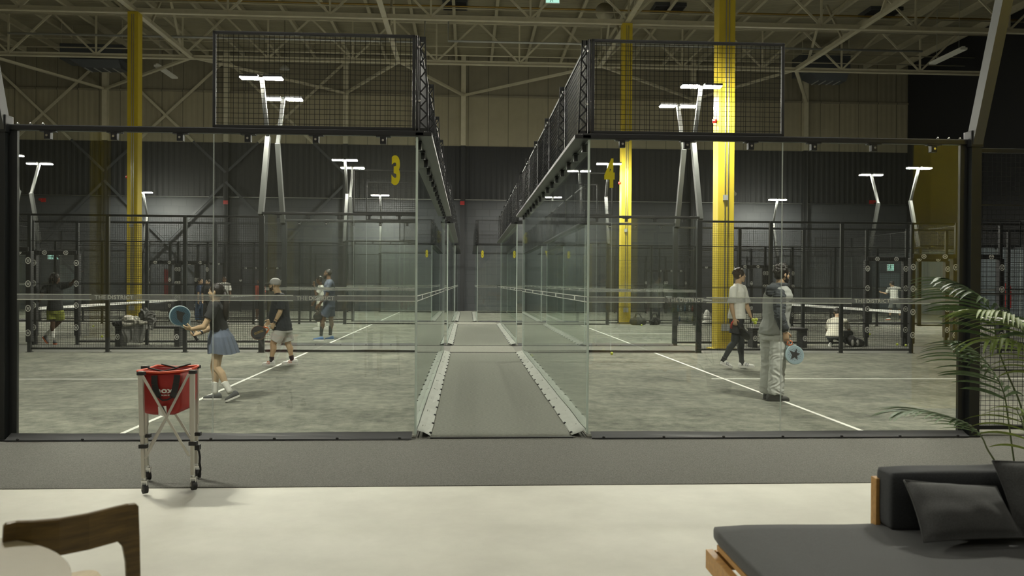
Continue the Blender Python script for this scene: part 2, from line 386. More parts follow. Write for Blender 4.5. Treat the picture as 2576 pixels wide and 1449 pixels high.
def person(S):
    k = S.get('k', 1.0); vox = S.get('vox', .0075)
    bx, by = S['base']; g = atz(bx, by, 0.0); Yb = g.y
    T = thing('person', S['label'], 'person', (g.x, g.y, 0.0))
    J = {n: at(a[0], a[1], Yb + a[2]) for n, a in S['pts'].items()}
    fw = V((*S['fw'], 0)).normalized(); lat = fw.cross(V((0,0,1)))
    if lat.dot(J['shn']-J['shf']) < 0: lat = -lat
    hip, nk = J['hip'], J['neck']; bw, bf, belly = S.get('build', (1, 1, 0))
    R, F, U = head_axes(S.get('hf', (*S['fw'], 0))); hs = S.get('hs', 1.0); HC = J['head']; HM = Matrix((R, F, U)).transposed()
    def hp(r, f, u): return HC + (R*r + F*f + U*u)*hs
    b = MB(); b.seg = 16
    def torso(mb, e, t0=-.14, t1=1.0, tc=0):
        prof = [(-.14,.10,.09,0),(0,.160,.118,.1),(.12,.155,.118,.5),(.3,.142,.112,1),(.45,.145,.112,.8),(.62,.162,.116,.35),(.80,.168,.112,.1),(.91,.128,.088,0),(1.0,.062,.062,0)]
        rr = []
        for t, a, c, bl in prof:
            if t < t0 or t > t1: continue
            rr.append((hip.lerp(nk, t) + fw*belly*bl*.5*k, lat*(a*bw+e)*k, fw*(c*bf+e+belly*bl*.5)*k))
        return rr
    b.loft(torso(b, 0))
    # head and neck
    b.ball(hp(0, -.012, .030), V((.077,.098,.092))*hs, M=HM); b.ball(hp(0, .022, -.036), V((.062,.071,.083))*hs, M=HM)
    b.ball(hp(0, .063, -.096), .024*hs); b.capsule(hp(0, .084, .020), .0085*hs, hp(0, .101, -.018), .0120*hs)
    b.capsule(hp(-.034, .078, .031), .013*hs, hp(.034, .078, .031), .013*hs); b.capsule(hp(-.016, .086, -.057), .0095*hs, hp(.016, .086, -.057), .0095*hs)
    for s in (-1, 1):
        b.ball(hp(.079*s, -.008, -.004), V((.011,.019,.032))*hs, M=HM); b.ball(hp(.038*s, .052, -.022), .022*hs)
    b.capsule(nk - V((0,0,.03)), .060*k*S.get('nw', 1), hp(0, -.022, -.06), .054*k*S.get('nw', 1))
    b.capsule(J['shn']*.82 + J['shf']*.18 - V((0,0,.012)), .058*k, J['shf']*.82 + J['shn']*.18 - V((0,0,.012)), .058*k)
    b.capsule(nk - V((0,0,.0)), .05*k, J['shn'].lerp(nk, .35), .045*k); b.capsule(nk, .05*k, J['shf'].lerp(nk, .35), .045*k)
    am = S.get('arm', 1.0); lm = S.get('leg', 1.0)
    for s in 'nf':
        sh, el, wr = J['sh'+s], J['el'+s], J['wr'+s]
        b.capsule(sh, .058*k*am, sh.lerp(el, .35), .052*k*am); b.capsule(sh.lerp(el, .3), .052*k*am, el, .040*k*am)
        b.capsule(el, .042*k*am, el.lerp(wr, .3), .043*k*am); b.capsule(el.lerp(wr, .25), .043*k*am, wr, .027*k)
        hd = S.get('hand'+s); d = (wr-el).normalized()
        if hd: hand(b, wr, V(hd[0]).normalized() if hd[0] else d, V(hd[1]), hd[2], k*S.get('hk', 1), hd[3] if len(hd) > 3 else 1)
        else: hand(b, wr, d, (lat if s == 'f' else -lat), .45, k, 1)
        hj = hip + lat*(.088*k*(1 if s == 'n' else -1)) - V((0,0,.02)); J['hp'+s] = hj
        kn, an = J['kn'+s], J['an'+s]
        b.capsule(hj, .094*k*lm, hj.lerp(kn, .35), .084*k*lm); b.capsule(hj.lerp(kn, .3), .085*k*lm, kn, .055*k*lm)
        ax = (an-kn).normalized(); back = -(fw - ax*fw.dot(ax)).normalized(); cf = kn.lerp(an, .30) + back*.018*k
        b.capsule(kn, .054*k*lm, cf, .056*k*lm); b.capsule(cf, .056*k*lm, kn.lerp(an, .62) + back*.006*k, .041*k*lm); b.capsule(kn.lerp(an, .6) + back*.006*k, .042*k*lm, an, .033*k)
    body = hang(remesh(b, 'body', skin(S['skin']), vox, 2), 'body', T)
    for s in (-1, 1):
        e = MB(); e.ball(hp(.031*s, .067, .010), .0115*hs, seg=10, rows=6); eo = e.build('eye', EYEW, body, smooth=True)
        e = MB(); e.ball(hp(.031*s, .0755, .010), .0052*hs, seg=8, rows=6); e.build('iris', EYEB, eo, smooth=True)
    e = MB(); e.capsule(hp(-.015, .0935, -.057), .006*hs, hp(.015, .0935, -.057), .006*hs); e.build('mouth', LIP, body, smooth=True)
    hm = S.get('hairm', HAIR)
    e = MB()
    for s in (-1, 1): e.capsule(hp(.016*s, .090, .034), .0055*hs, hp(.044*s, .078, .037), .0045*hs)
    e.build('eyebrows', hm, body, smooth=True)
    # clothes
    sh = S.get('shirt')
    if sh:
        m = MB(); m.seg = 18; e = sh.get('ease', .016); hem = sh.get('hem', -.12)
        rr = torso(m, e, t0=.0); rr = [(c, a*1.06, b_*1.07) if i < 2 and not sh.get('tuck') else (c, a, b_) for i, (c, a, b_) in enumerate(rr)]; h0 = hip.lerp(nk, hem) + fw*belly*.15*k; f0 = sh.get('flare', 1.09)
        rr = [(h0, lat*(.160*bw+e)*f0*k, fw*(.118*bf+e+belly*.2)*f0*k)] + rr
        rr[-1] = (rr[-1][0] + V((0,0,.022)), lat*.072*k, fw*.072*k); m.loft(rr)
        m.capsule(J['shn']*.86 + J['shf']*.14 - V((0,0,.012)), .070*k, J['shf']*.86 + J['shn']*.14 - V((0,0,.012)), .070*k)
        m.capsule(nk - V((0,0,.02)), .062*k, J['shn'].lerp(nk, .3), .056*k); m.capsule(nk - V((0,0,.02)), .062*k, J['shf'].lerp(nk, .3), .056*k)
        if not sh.get('long'):
            for s in 'nf':
                a, c = J['sh'+s], J['el'+s]; t = sh.get('sleeve', .62)
                m.capsule(a, .068*k, a.lerp(c, .2), .068*k); m.tube([a, a.lerp(c, t*.6), a.lerp(c, t)], [.068*k*am, .069*k*am, .071*k*am*sh.get('cuff', 1.0)], seg=14)
        so = hang(remesh(m, 'shirt', sh['mat'], sh.get('vox', vox*1.25), 4, sh.get('disp', .004), sh.get('freq', 8)), sh.get('name', 't_shirt'), T, sh.get('label'))
        if sh.get('long'):
            for s in 'nf':
                m = MB(); a, c, w = J['sh'+s], J['el'+s], J['wr'+s]
                m.capsule(a, .080*k, a.lerp(c, .5), .076*k); m.capsule(a.lerp(c, .5), .076*k, c, .066*k); m.capsule(c, .068*k, c.lerp(w, .75), .056*k); m.tube([c.lerp(w, .6), c.lerp(w, .86), c.lerp(w, .88), c.lerp(w, .97)], [.056*k, .054*k, .042*k, .040*k], seg=14)
                hang(remesh(m, 'sleeve', sh['long'], vox*1.25, 3, .009, 11, (1, 1, 2.2)), 'sleeve', so, 'dark sleeve')
    bt = S.get('bottom')
    if bt:
        kind = bt['kind']; e = bt.get('ease', .02)
        if kind == 'skirt':
            n = 96; rings = []
            for t, w, f, a in bt['rings']:
                c = hip.lerp(nk, t); rings.append((c, w*k, f*k, a*k))
            def ringv(off):
                out = []
                for c, w, f, a in rings:
                    for i in range(n):
                        th = 2*math.pi*i/n; rr = 1 + (a/ w)*(abs(((i % 6)/3.0)-1)-.5) - off/w
                        p = c + lat*(w*rr*math.cos(th)) + fw*(f*rr*math.sin(th)); out.append(p + V((0,0,.012*math.sin(th*3)*(a/.012 if a else 0)*.4)))
                return out
            vs = ringv(0) + ringv(.006); nr = len(rings); fs = []
            for q in range(2):
                for r_ in range(nr-1):
                    for i in range(n):
                        j = (i+1) % n; bse = q*nr*n; f4 = (bse+r_*n+i, bse+r_*n+j, bse+(r_+1)*n+j, bse+(r_+1)*n+i); fs.append(f4 if q == 0 else f4[::-1])
            for i in range(n):
                j = (i+1) % n
                fs.append((i, j, nr*n+j, nr*n+i)); fs.append(((nr-1)*n+i, (nr-1)*n+j, (2*nr-1)*n+j, (2*nr-1)*n+i))
            MB().add(vs, fs).build('pleated_skirt', bt['mat'], T, smooth=False)
        else:
            m = MB(); m.seg = 18
            m.loft([(hip.lerp(nk, t), lat*(a*bw+e*.7)*k, fw*(c*bf+e*.7+belly*.2)*k) for t, a, c in ((.10,.140,.100),(.04,.150,.108),(-.04,.157,.114),(-.14,.14,.115))])
            for s in 'nf':
                hj, kn, an = J['hp'+s], J['kn'+s], J['an'+s]; L = bt.get('len', .8)
                r0, r1 = bt.get('r', (.105, .11))
                if kind == 'shorts':
                    m.capsule(hj, r0*k, hj.lerp(kn, .2), r0*k); m.tube([hj, hj.lerp(kn, L*.6), hj.lerp(kn, L)], [r0*k, (r0+r1)/2*k, r1*k], seg=18)
                else:
                    m.capsule(hj, r0*k, hj.lerp(kn, .3), r0*k); m.capsule(hj.lerp(kn, .3), r0*k, kn, r1*k); m.tube([kn, kn.lerp(an, .5), kn.lerp(an, L)], [r1*k, bt.get('r2', r1)*k, bt.get('r2', r1)*k], seg=18)
            hang(remesh(m, 'bottom', bt['mat'], vox*1.25, bt.get('smooth', 3), bt.get('disp', .004), bt.get('freq', 9), bt.get('st', (1,1,1))), bt.get('name', kind), T)
    if S.get('legging'):
        m = MB()
        for s in 'nf':
            hj, kn, an = J['hp'+s], J['kn'+s], J['an'+s]; ax = (an-kn).normalized(); back = -(fw - ax*fw.dot(ax)).normalized(); cf = kn.lerp(an, .30) + back*.018*k
            m.capsule(hj, .095*k, kn, .061*k); m.capsule(kn, .060*k, cf, .062*k); m.tube([cf, kn.lerp(an, .62) + back*.006*k, an], [.062*k, .047*k, .041*k], seg=12)
        hang(remesh(m, 'leggings', S['legging'], vox*1.2, 3, .0), 'leggings', T)
    if S.get('sock'):
        sm, L = S['sock']
        for s in 'nf':
            kn, an = J['kn'+s], J['an'+s]; ax = (an-kn).normalized()
            m = MB(); m.tube([an - ax*L*k, an - ax*(L-.02)*k, an - ax*L*.5*k, an, an + ax*.04*k], [.047*k, .049*k, .045*k, .041*k, .040*k], seg=14); m.build('sock', sm, T, smooth=True)
    for sp in S.get('shoes', ()):
        hz, tz = sp.get('hz', 0.0), sp.get('tz', 0.0); dy = sp['dy']
        h = at(sp['heel'][0], sp['heel'][1], Yb+dy); t = at(sp['toe'][0], sp['toe'][1], Yb+dy + sp.get('ty', 0))
        h.z = hz; t.z = tz
        shoe(T, h, t, k, sp['m'][0], sp['m'][1], sp.get('w', 1.0), stripe=sp.get('stripe'))
    # hair
    hk = S.get('hair')
    if hk in ('curly', 'short', 'bun', 'locs', 'buzz'):
        m = MB(); th = {'curly': .014, 'short': .009, 'bun': .009, 'locs': .012, 'buzz': .005}[hk]
        m.ball(hp(0, -.022, .040), V((.077+th, .093+th, .084+th))*hs, M=HM)
        if hk != 'buzz': m.ball(hp(0, -.045, .0), V((.070+th*.5, .062+th, .075))*hs, M=HM)
        if hk == 'curly':
            rnd = random.Random(S['base'][0])
            for i in range(90):
                a = rnd.uniform(-.1, 1)*math.pi/2; t = rnd.uniform(0, 2*math.pi)
                dr = V((math.cos(a)*math.cos(t), math.cos(a)*math.sin(t), math.sin(a)))
                if dr.y > .25 and dr.z < .45: continue
                m.ball(hp(dr.x*.086, -.018 + dr.y*.106, .052 + dr.z*.094), .017*hs*rnd.uniform(.7, 1.2), seg=8, rows=6)
        if hk == 'bun':
            m.ball(hp(0, -.115, .02), V((.035,.03,.035))*hs, M=HM)
        ho = hang(remesh(m, 'hair', hm, vox, 1, .0022, 34), 'hair', T)
        if hk == 'bun':
            m = MB(); pts = [hp(0, -.13, .01), hp(0, -.15, -.06), hp(-.01, -.155, -.2), hp(-.01, -.15, -.33), hp(0, -.135, -.43)]
            m.tube(pts, [.024, .036, .042, .038, .012], seg=12); m.build('ponytail', hm, ho, smooth=True)
        if hk == 'locs':
            rnd = random.Random(5); m = MB()
            for i in range(46):
                t = rnd.uniform(0, 2*math.pi); a = rnd.uniform(-.2, 1.0)
                dr = V((math.cos(a)*math.cos(t), math.cos(a)*math.sin(t), math.sin(a)))
                if dr.y > .4: continue
                p = hp(dr.x*.088, -.02 + dr.y*.105, .04 + dr.z*.09); q = hp(dr.x*.115, -.03 + dr.y*.135, .0 + dr.z*.05); e2 = hp(dr.x*.10 + .01*rnd.uniform(-1, 1), -.04 + dr.y*.12, -.11 + rnd.uniform(-.03, .03))
                m.tube([p, q, e2], [.011, .012, .007], seg=6)
            m.build('lock', hm, ho, smooth=True)
    if S.get('beard'):
        m = MB(); q = S['beard']
        m.ball(hp(0, .032, -.068), V((.060, .064, .052*q))*hs, M=HM); m.ball(hp(0, .058, -.100), V((.036, .036, .034*q))*hs, M=HM)
        for s in (-1, 1): m.capsule(hp(.062*s, .016, -.015), .012*hs, hp(.055*s, .035, -.07), .016*hs)
        bo = remesh(m, 'beard', hm, vox, 2, .002, 70)
        hang(bo, 'beard', T)
    return T, J, dict(fw=fw, lat=lat, hp=hp, R=R, F=F, U=U, Yb=Yb, k=k, hs=hs, HM=HM)
def racket(label, head, grip, nrm, face_m, rim_m, grip_m, size=.26, motif=None, hole_m=None, group='padel rackets', throat_m=None):
    """padel racket: perforated solid head, open throat, wrapped handle; head = centre of the head, grip = butt of the handle"""
    head = V(head); grip = V(grip); ax = (head-grip).normalized(); n = V(nrm); n = (n - ax*n.dot(ax)).normalized(); la = ax.cross(n)
    T = thing('padel_racket', label, 'racket', tuple(head), group)
    k = size/.26; N = 40; out = []
    for i in range(N):
        t = 2*math.pi*i/N; x = .13*math.sin(t); y = .135*math.cos(t)
        if y < 0: x *= 1 - .25*(-y/.135)**2
        out.append((x*k, y*k))
    b = MB(); b.prism([(x*.93, y*.93) for x, y in out], .036, head, la, ax, n); fo = b.build('face', face_m, T)
    b = MB(); ri = []
    for sc, th in ((.93, .036), (1.0, .028), (1.0, -.028), (.93, -.036)): ri.append([head + la*x*sc + ax*y*sc + n*th/2 for x, y in out])
    vs = sum(ri, []); fs = [(r*N+i, r*N+(i+1) % N, ((r+1) % 4)*N+(i+1) % N, ((r+1) % 4)*N+i) for r in range(4) for i in range(N)]
    b.add(vs, fs); b.build('rim', rim_m, T, smooth=False)
    L = (head-grip).length; neck = head - ax*.135*k; hs0 = grip + ax*.135
    b = MB()
    for s in (-1, 1): b.tube([head - ax*.112*k + la*s*.062*k, head - ax*.15*k + la*s*.036*k, hs0 + la*s*.008], [.012, .0125, .013], seg=8)
    b.build('throat', throat_m or rim_m, T, smooth=True)
    b = MB(); b.tube([grip, grip + ax*.008, grip + ax*.02, hs0], [.019, .020, .0165, .0155], seg=12); b.build('handle', grip_m, T, smooth=True)
    if hole_m:
        b = MB()
        for r_ in range(-4, 5):
            for c in range(-4, 5):
                x = c*.021*k; y = (r_*.021 + .01)*k
                if math.hypot(x, y) > .092*k: continue
                b.prism([(.0045*math.cos(a*math.pi/4), .0045*math.sin(a*math.pi/4)) for a in range(8)], .0385, head + la*x + ax*y, la, ax, n)
        b.build('perforations', hole_m, fo)
    if motif:
        b = MB()
        for poly in motif[1]: b.prism([(x*k, y*k) for x, y in poly], .0395, head, la, ax, n)
        b.build('motif', motif[0], fo)
    return T
SKIN_A, SKIN_B, SKIN_C, SKIN_D = (.46, .33, .20), (.42, .285, .175), (.085, .045, .025), (.13, .07, .04)
WHT, CHAR = cloth((.66, .66, .60)), cloth((.022, .023, .025))
SOLEW = mat('white rubber sole', (.68, .67, .62), .5); SOLEO = mat('orange sole', (.55, .13, .04), .5); SOLEB = mat('black sole', (.02, .02, .02), .6)
CANVAS = mat('white shoe upper', (.66, .66, .62), .6); GREYSHOE = mat('grey shoe knit', (.06, .063, .066), .7); BOOT = mat('dark grey suede', (.045, .045, .043), .8)
BLUESHOE = mat('blue shoe upper', (.05, .13, .30), .6); STRP = mat('dark shoe stripe', (.03, .04, .06), .6)
GRIPB, GRIPW = mat('black grip wrap', (.02, .02, .02), .8), mat('white grip wrap', (.55, .55, .5), .7)
RKB, RKO = mat('matt black carbon', (.016, .016, .017), .45), mat('orange racket paint', (.55, .13, .03), .4)
RKL, RKT, RKP = mat('pale blue racket', (.22, .29, .315), .4), mat('teal blue racket', (.035, .085, .12), .4), mat('pale racket rim', (.32, .42, .45), .4)
BRZ = mat('bronze lettering', (.20, .13, .03), .4)
WBAND = mat('wrist band', (.01, .012, .02), .5)
# woman in the pleated skirt
T, J, I = person(dict(label='woman in black tee and blue-grey pleated skirt swinging a blue racket', base=(555, 1008), k=.90, hs=.92, vox=.006, fw=(-1, .04), hf=(-1, .05, .02),
  pts=dict(head=(543, 735, 0), neck=(540, 762, 0), shn=(541, 770, -.16), shf=(537, 772, .16), eln=(513, 822, -.22), elf=(528, 826, .14), wrn=(484, 828, -.15), wrf=(503, 838, .02),
           hip=(555, 843, 0), knn=(544, 924, -.10), knf=(539, 922, .08), ann=(577, 983, -.14), anf=(542, 985, .08)),
  handn=((-.9, .25, .12), (0, .7, .55), .35, -1), handf=((-.75, -.4, -.2), (.2, -.35, .8), .95, 1), skin=SKIN_A, build=(.95, .95, .0), leg=1.08,
  shirt=dict(mat=CHAR, tuck=1, hem=.06, sleeve=.60, ease=.012, disp=.004, cuff=1.02, flare=.96, name='t_shirt'),
  bottom=dict(kind='skirt', mat=cloth((.115, .14, .19), bump=.05), rings=[(.26, .140, .112, 0), (.14, .155, .132, .0), (-.04, .195, .170, .010), (-.3, .215, .196, .020), (-.56, .222, .212, .026)]),
  sock=(WHT, .15), hair='bun', hairm=HAIR,
  shoes=[dict(heel=(603, 1002), toe=(568, 1018), dy=-.15, hz=.075, m=(GREYSHOE, SOLEW)), dict(heel=(557, 1004), toe=(511, 1005), dy=.08, m=(GREYSHOE, SOLEW))]))
b = MB(); d = (J['wrf']-J['elf']).normalized(); b.tube([J['wrf']-d*.03, J['wrf']-d*.005], [.030, .029], seg=14); b.build('wrist_strap', WBAND, T, smooth=True)
b = MB(); b.loft  # (under-skirt shorts)
m = MB(); m.seg = 16
for s in 'nf': m.capsule(J['hp'+s], .098*.9, J['hp'+s].lerp(J['kn'+s], .40), .090*.9)
hang(remesh(m, 'shorts', CHAR, .01, 3), 'under_shorts', T)
gp = J['wrf'] + V((-.055, -.03, -.045))
hd = at(453, 795, I['Yb'] - .12)
racket('blue blurred padel racket held in front of the woman', hd, gp + (gp-hd).normalized()*.06, (.35, -1, .25), RKT, RKP, GRIPB, .265, hole_m=RKB, motif=(RKB, [[(.0, .09), (.07, .0), (.02, -.02), (-.03, -.09), (-.05, -.01)]]))
# man in the grey cap
T, J, I = person(dict(label='man in grey cap, black tee and pale shorts lowering a black racket', base=(705, 918), k=.97, vox=.0065, fw=(-1, .05), hf=(-1, .1, .05),
  pts=dict(head=(691, 717, 0), neck=(703, 740, 0), shn=(709, 747, -.19), shf=(701, 747, .18), eln=(705, 784, -.24), elf=(694, 785, .24), wrn=(690, 813, -.22), wrf=(680, 805, .2),
           hip=(712, 824, 0), knn=(687, 864, -.10), knf=(725, 866, .10), ann=(683, 905, -.10), anf=(734, 902, .10)),
  handn=((-.45, .05, -.9), (-.3, .9, -.1), .9, -1), handf=((-.6, 0, -.8), (0, -1, 0), .6, 1), skin=SKIN_A, build=(1.12, 1.15, .10), leg=1.1, arm=1.08, nw=1.12,
  shirt=dict(mat=cloth((.018, .022, .028)), hem=-.08, sleeve=.86, ease=.02, disp=.005, cuff=1.18), bottom=dict(kind='shorts', mat=cloth((.46, .46, .42)), len=.82, r=(.115, .125), ease=.025, disp=.005),
  sock=(CHAR, .06), hair=None, beard=.72, hairm=HAIR2,
  shoes=[dict(heel=(691, 919), toe=(660, 921), dy=-.10, m=(CANVAS, SOLEW), stripe=SOLEO), dict(heel=(750, 917), toe=(709, 919), dy=.10, m=(CANVAS, SOLEW), stripe=SOLEO)]))
hp, HM = I['hp'], I['HM']; capm = cloth((.36, .36, .34))
b = MB(); b.seg = 20; R, F, U = I['R'], I['F'], I['U']
b.loft([(hp(0, -.012, z), R*(r+.004)*1.0, F*(r*1.2)) for z, r in ((.004, .082), (.028, .087), (.05, .088), (.085, .080), (.112, .062), (.128, .036), (.133, .01))])
co = b.build('cap', capm, T, smooth=True)
b = MB(); b.prism([(-.07, .0), (-.074, .04), (-.055, .085), (-.02, .105), (.02, .105), (.055, .085), (.074, .04), (.07, 0)], .006, hp(0, .075, .036), R, (F*.97 - U*.12).normalized(), (U*.97+F*.12).normalized()); b.build('cap_brim', capm, co)
b = MB()
for s in (-1, 1):
    b.tube([hp(.031*s + .022*math.cos(a*math.pi/6), .100, .008 + .018*math.sin(a*math.pi/6)) for a in range(13)], .003, seg=6); b.tube([hp(.055*s, .095, .014), hp(.080*s, -.01, .014)], .003, seg=6)
b.build('glasses', RKB, T)
b = MB(); d = (J['wrn']-J['eln']).normalized(); b.tube([J['wrn']-d*.035, J['wrn']-d*.012], [.032, .031], seg=14); w = b.build('watch', WBAND, T, smooth=True)
b = MB(); b.box((-.018, -.006, -.02), (.018, .006, .02), M=Matrix.Translation(J['wrn']-d*.024 + V((0, -.033, 0)))); b.build('watch_face', RKB, w, bevel=.003)
b = MB(); b.tube([J['wrn']-d*.085, J['wrn']-d*.075], [.036, .036], seg=14); b.build('bracelet', mat('brown cord', (.06, .02, .012), .8), T, smooth=True)
gp = J['wrn'] + V((-.045, .02, -.075)); hd = at(651, 837, I['Yb'] - .24)
lt = [[(x0, -.012), (x0+.05, -.012), (x0+.05, .002), (x0+.014, .002), (x0+.014, .012), (x0+.05, .012), (x0+.05, .026), (x0, .026)] for x0 in (-.075, -.018, .038)]
racket('black padel racket with orange rim held low by the capped man', hd, gp - (hd-gp).normalized()*.07, (.1, -1, .1), RKB, mat('dark bronze rim', (.12, .05, .02), .4), GRIPW, .27, throat_m=RKO, hole_m=None, motif=(BRZ, [[(y, -x) for x, y in p] for p in lt]))
# man in the white tee
T, J, I = person(dict(label='man in white tee and black leggings walking with balls in his hand', base=(1862, 926), k=1.03, vox=.0065, fw=(1, -.12), hf=(1, -.15, .04),
  pts=dict(head=(1861, 694, 0), neck=(1857, 717, 0), shn=(1845, 728, -.19), shf=(1869, 726, .19), eln=(1840, 771, -.24), elf=(1879, 770, .23), wrn=(1847, 801, -.23), wrf=(1888, 795, .2),
           hip=(1853, 802, 0), knn=(1847, 862, -.09), knf=(1865, 862, .09), ann=(1820, 905, -.10), anf=(1866, 913, .09)),
  handn=((.15, 0, -1), (.5, .85, 0), .9, 1), handf=((.45, -.1, -.85), (.8, -.1, .5), .45, -1), skin=SKIN_B, build=(1.05, 1.0, .0),
  shirt=dict(mat=WHT, hem=.02, sleeve=.80, ease=.022, disp=.005, cuff=1.2), bottom=dict(kind='shorts', mat=CHAR, len=.60, r=(.108, .118), ease=.02), legging=cloth((.016, .020, .022)),
  sock=(CHAR, .05), hair='curly', hairm=HAIR2,
  shoes=[dict(heel=(1812, 924), toe=(1841, 929), dy=-.1, hz=.085, m=(CANVAS, SOLEW), stripe=STRP), dict(heel=(1858, 927), toe=(1898, 927), dy=.09, m=(CANVAS, SOLEW), stripe=STRP)]))
hp = I['hp']; b = MB(); b.ball(hp(0, .075, -.105), .017); b.build('goatee', HAIR2, T, smooth=True)
gp = J['wrn'] + V((.035, .03, -.085)); hd = at(1873, 840, I['Yb'] - .25)
racket('black padel racket seen edge-on, carried by the man in white tee', hd, gp - (hd-gp).normalized()*.07, (.75, .25, .5), RKB, RKB, GRIPB, .26, hole_m=None)
b = MB(); q = J['wrn'] + V((.0, .0, -.03)); b.tube([q + V((0, 0, 0)), q + V((-.06, -.02, -.05)), q + V((-.075, -.02, -.14)), q + V((-.045, -.01, -.16)), q + V((-.04, 0, -.05)), q], .006, seg=6)
tag(b.build('wrist_loop', mat('red cord', (.45, .03, .02), .7), None, smooth=True), 'red wrist loop hanging from the hand of the man in white tee', 'strap')
def make_ball(p, label, r=.0335, group='padel balls'):
    b = MB(); b.ball(p, r, seg=14, rows=10); o = b.mesh('tennis_ball', M['ball'], True)
    ob = bpy.data.objects.new('padel_ball', o); C.objects.link(ob)
    ob.location = p; ob.data.transform(Matrix.Translation(-V(p)))
    s = MB(); s.tube([V((r*.98*math.cos(t), r*.98*math.sin(t)*.72, r*.70*math.sin(2*t)*.55 + r*.55*abs(math.sin(t)) )).normalized()*r for t in [2*math.pi*i/20 for i in range(21)]], .0022, seg=5)
    so = bpy.data.objects.new('seam', s.mesh('seam', M['seam'], True)); C.objects.link(so); so.parent = ob
    return tag(ob, label, 'ball', group)
hw = J['wrf'] + V((.065, -.035, -.07))
for dx, dz, dy, l in ((-.03, .0, -.02, 'yellow padel ball held nearest the thumb of the man in white tee'), (.032, .005, .0, 'yellow padel ball at the fingertips of the man in white tee'), (.008, -.052, -.01, 'yellow padel ball at the bottom of the handful of the man in white tee')):
    make_ball(hw + V((dx, dy, dz)), l, group='balls in the hand')
# man in the hoodie
hood_d, hood_l = cloth((.040, .046, .052), bump=.2), cloth((.30, .31, .29), bump=.2)
T, J, I = person(dict(label='bearded man in two-tone grey hoodie and baggy pale trousers standing in profile', base=(1952, 1006), k=1.03, vox=.0065, fw=(.86, .5), hf=(1, .22, -.02),
  pts=dict(head=(1968, 691, 0), neck=(1960, 719, 0), shn=(1961, 742, -.17), shf=(1938, 741, .15), eln=(1961, 795, -.22), elf=(1944, 795, .24), wrn=(1976, 834, -.22), wrf=(1960, 838, .26),
           hip=(1946, 838, 0), knn=(1956, 909, -.09), knf=(1936, 908, .08), ann=(1951, 987, -.10), anf=(1930, 983, .10)),
  handn=((.1, 0, -1), (.3, .9, 0), .85, 1), skin=SKIN_B, build=(1.0, 1.02, .02),
  shirt=dict(mat=hood_l, hem=-.02, ease=.035, disp=.007, flare=.98, long=hood_d, name='hoodie'), bottom=dict(kind='pants', name='trousers', mat=cloth((.45, .46, .42)), r=(.112, .105), r2=.098, len=1.06, ease=.012, disp=.010, freq=7, st=(1, 1, 1.8)),
  hair='curly', hairm=HAIR, beard=.85,
  shoes=[dict(heel=(1929, 1006), toe=(1985, 1010), dy=-.1, m=(BOOT, SOLEB), w=1.1), dict(heel=(1921, 1000), toe=(1958, 1001), dy=.10, m=(BOOT, SOLEB), w=1.1)]))
fw, lat = I['fw'], I['lat']; nk = J['neck']
m = MB(); m.seg = 18
m.loft([(nk - V((0, 0, .21)), lat*.196, fw*.150), (nk - V((0, 0, .15)), lat*.19, fw*.145), (nk - V((0, 0, .09)), lat*.17, fw*.12), (nk - V((0, 0, .04)), lat*.13, fw*.105), (nk + V((0, 0, .01)), lat*.085, fw*.085)])
m.ball(nk - fw*.10 - V((0, 0, .045)), (.12, .085, .07)); m.ball(nk - fw*.125 - V((0, 0, .095)), (.10, .06, .06)); m.tube([nk + lat*.09*math.cos(a) + fw*(.085*math.sin(a)) + V((0, 0, .018)) for a in [2*math.pi*i/16 for i in range(17)]], .022, seg=8)
hang(remesh(m, 'hood', hood_d, .008, 3, .006, 12), 'hood', T, 'dark hood folded back')
b = MB(); d = (J['wrn']-J['eln']).normalized(); b.tube([J['wrn']-d*.005, J['wrn']+d*.004], [.033, .033], seg=14); b.build('bracelet', M['chrome'], T, smooth=True)
hd = at(1998, 892, I['Yb'] - .24); gp = J['wrn'] + V((.02, .02, -.09)); gp = gp.lerp(hd, .12)
star = [[(-.075, .02), (-.02, .03), (.0, .085), (.02, .035), (.085, .04), (.04, -.01), (.045, -.08), (-.005, -.03), (-.07, -.065), (-.035, -.01)]]
rk = racket('pale blue padel racket with a dark angular motif hanging beside the hoodie man', hd, gp - (hd-gp).normalized()*.04, (.12, -1, .05), RKL, RKP, GRIPW, .255, hole_m=RKB, motif=(RKB, star))
b = MB(); b.tube([gp + V((.02, -.03, .0)), gp + V((.05, -.04, -.02)), gp + V((.06, -.03, -.05)), gp + V((.02, -.03, -.07)), gp + V((-.02, -.03, -.05)), gp + V((.0, -.03, -.01))], .007, seg=6)
tag(b.build('wrist_loop', RKO, None, smooth=True), 'orange wrist loop at the hand of the hoodie man', 'strap')
# players and bystanders farther back
BG = dict(vox=.010)
person(dict(BG, label='man with locs in black tee and olive shorts leaning on a padded post', base=(135, 866), k=1.02, fw=(.1, 1), hf=(.6, .9, .05),
  pts=dict(head=(140, 700, 0), neck=(138, 718, 0), shn=(114, 723, .03), shf=(162, 720, -.02), eln=(105, 744, -.08), elf=(181, 714, -.05), wrn=(94, 764, .05), wrf=(197, 694, .1),
           hip=(139, 781, 0), knn=(133, 812, .0), knf=(150, 808, .12), ann=(133, 846, 0), anf=(118, 842, .25)), handf=((.3, .3, .8), (.6, .4, 0), .5, 1),
  skin=SKIN_C, shirt=dict(mat=cloth((.02, .022, .022)), hem=.0, sleeve=.75, ease=.02), bottom=dict(kind='shorts', mat=cloth((.20, .22, .035)), len=.72, r=(.11, .12)), sock=(WHT, .2), hair='locs',
  shoes=[dict(heel=(134, 864), toe=(143, 862), dy=-.05, m=(GREYSHOE, SOLEO)), dict(heel=(107, 846), toe=(119, 862), dy=.2, hz=.16, m=(GREYSHOE, SOLEO))]))
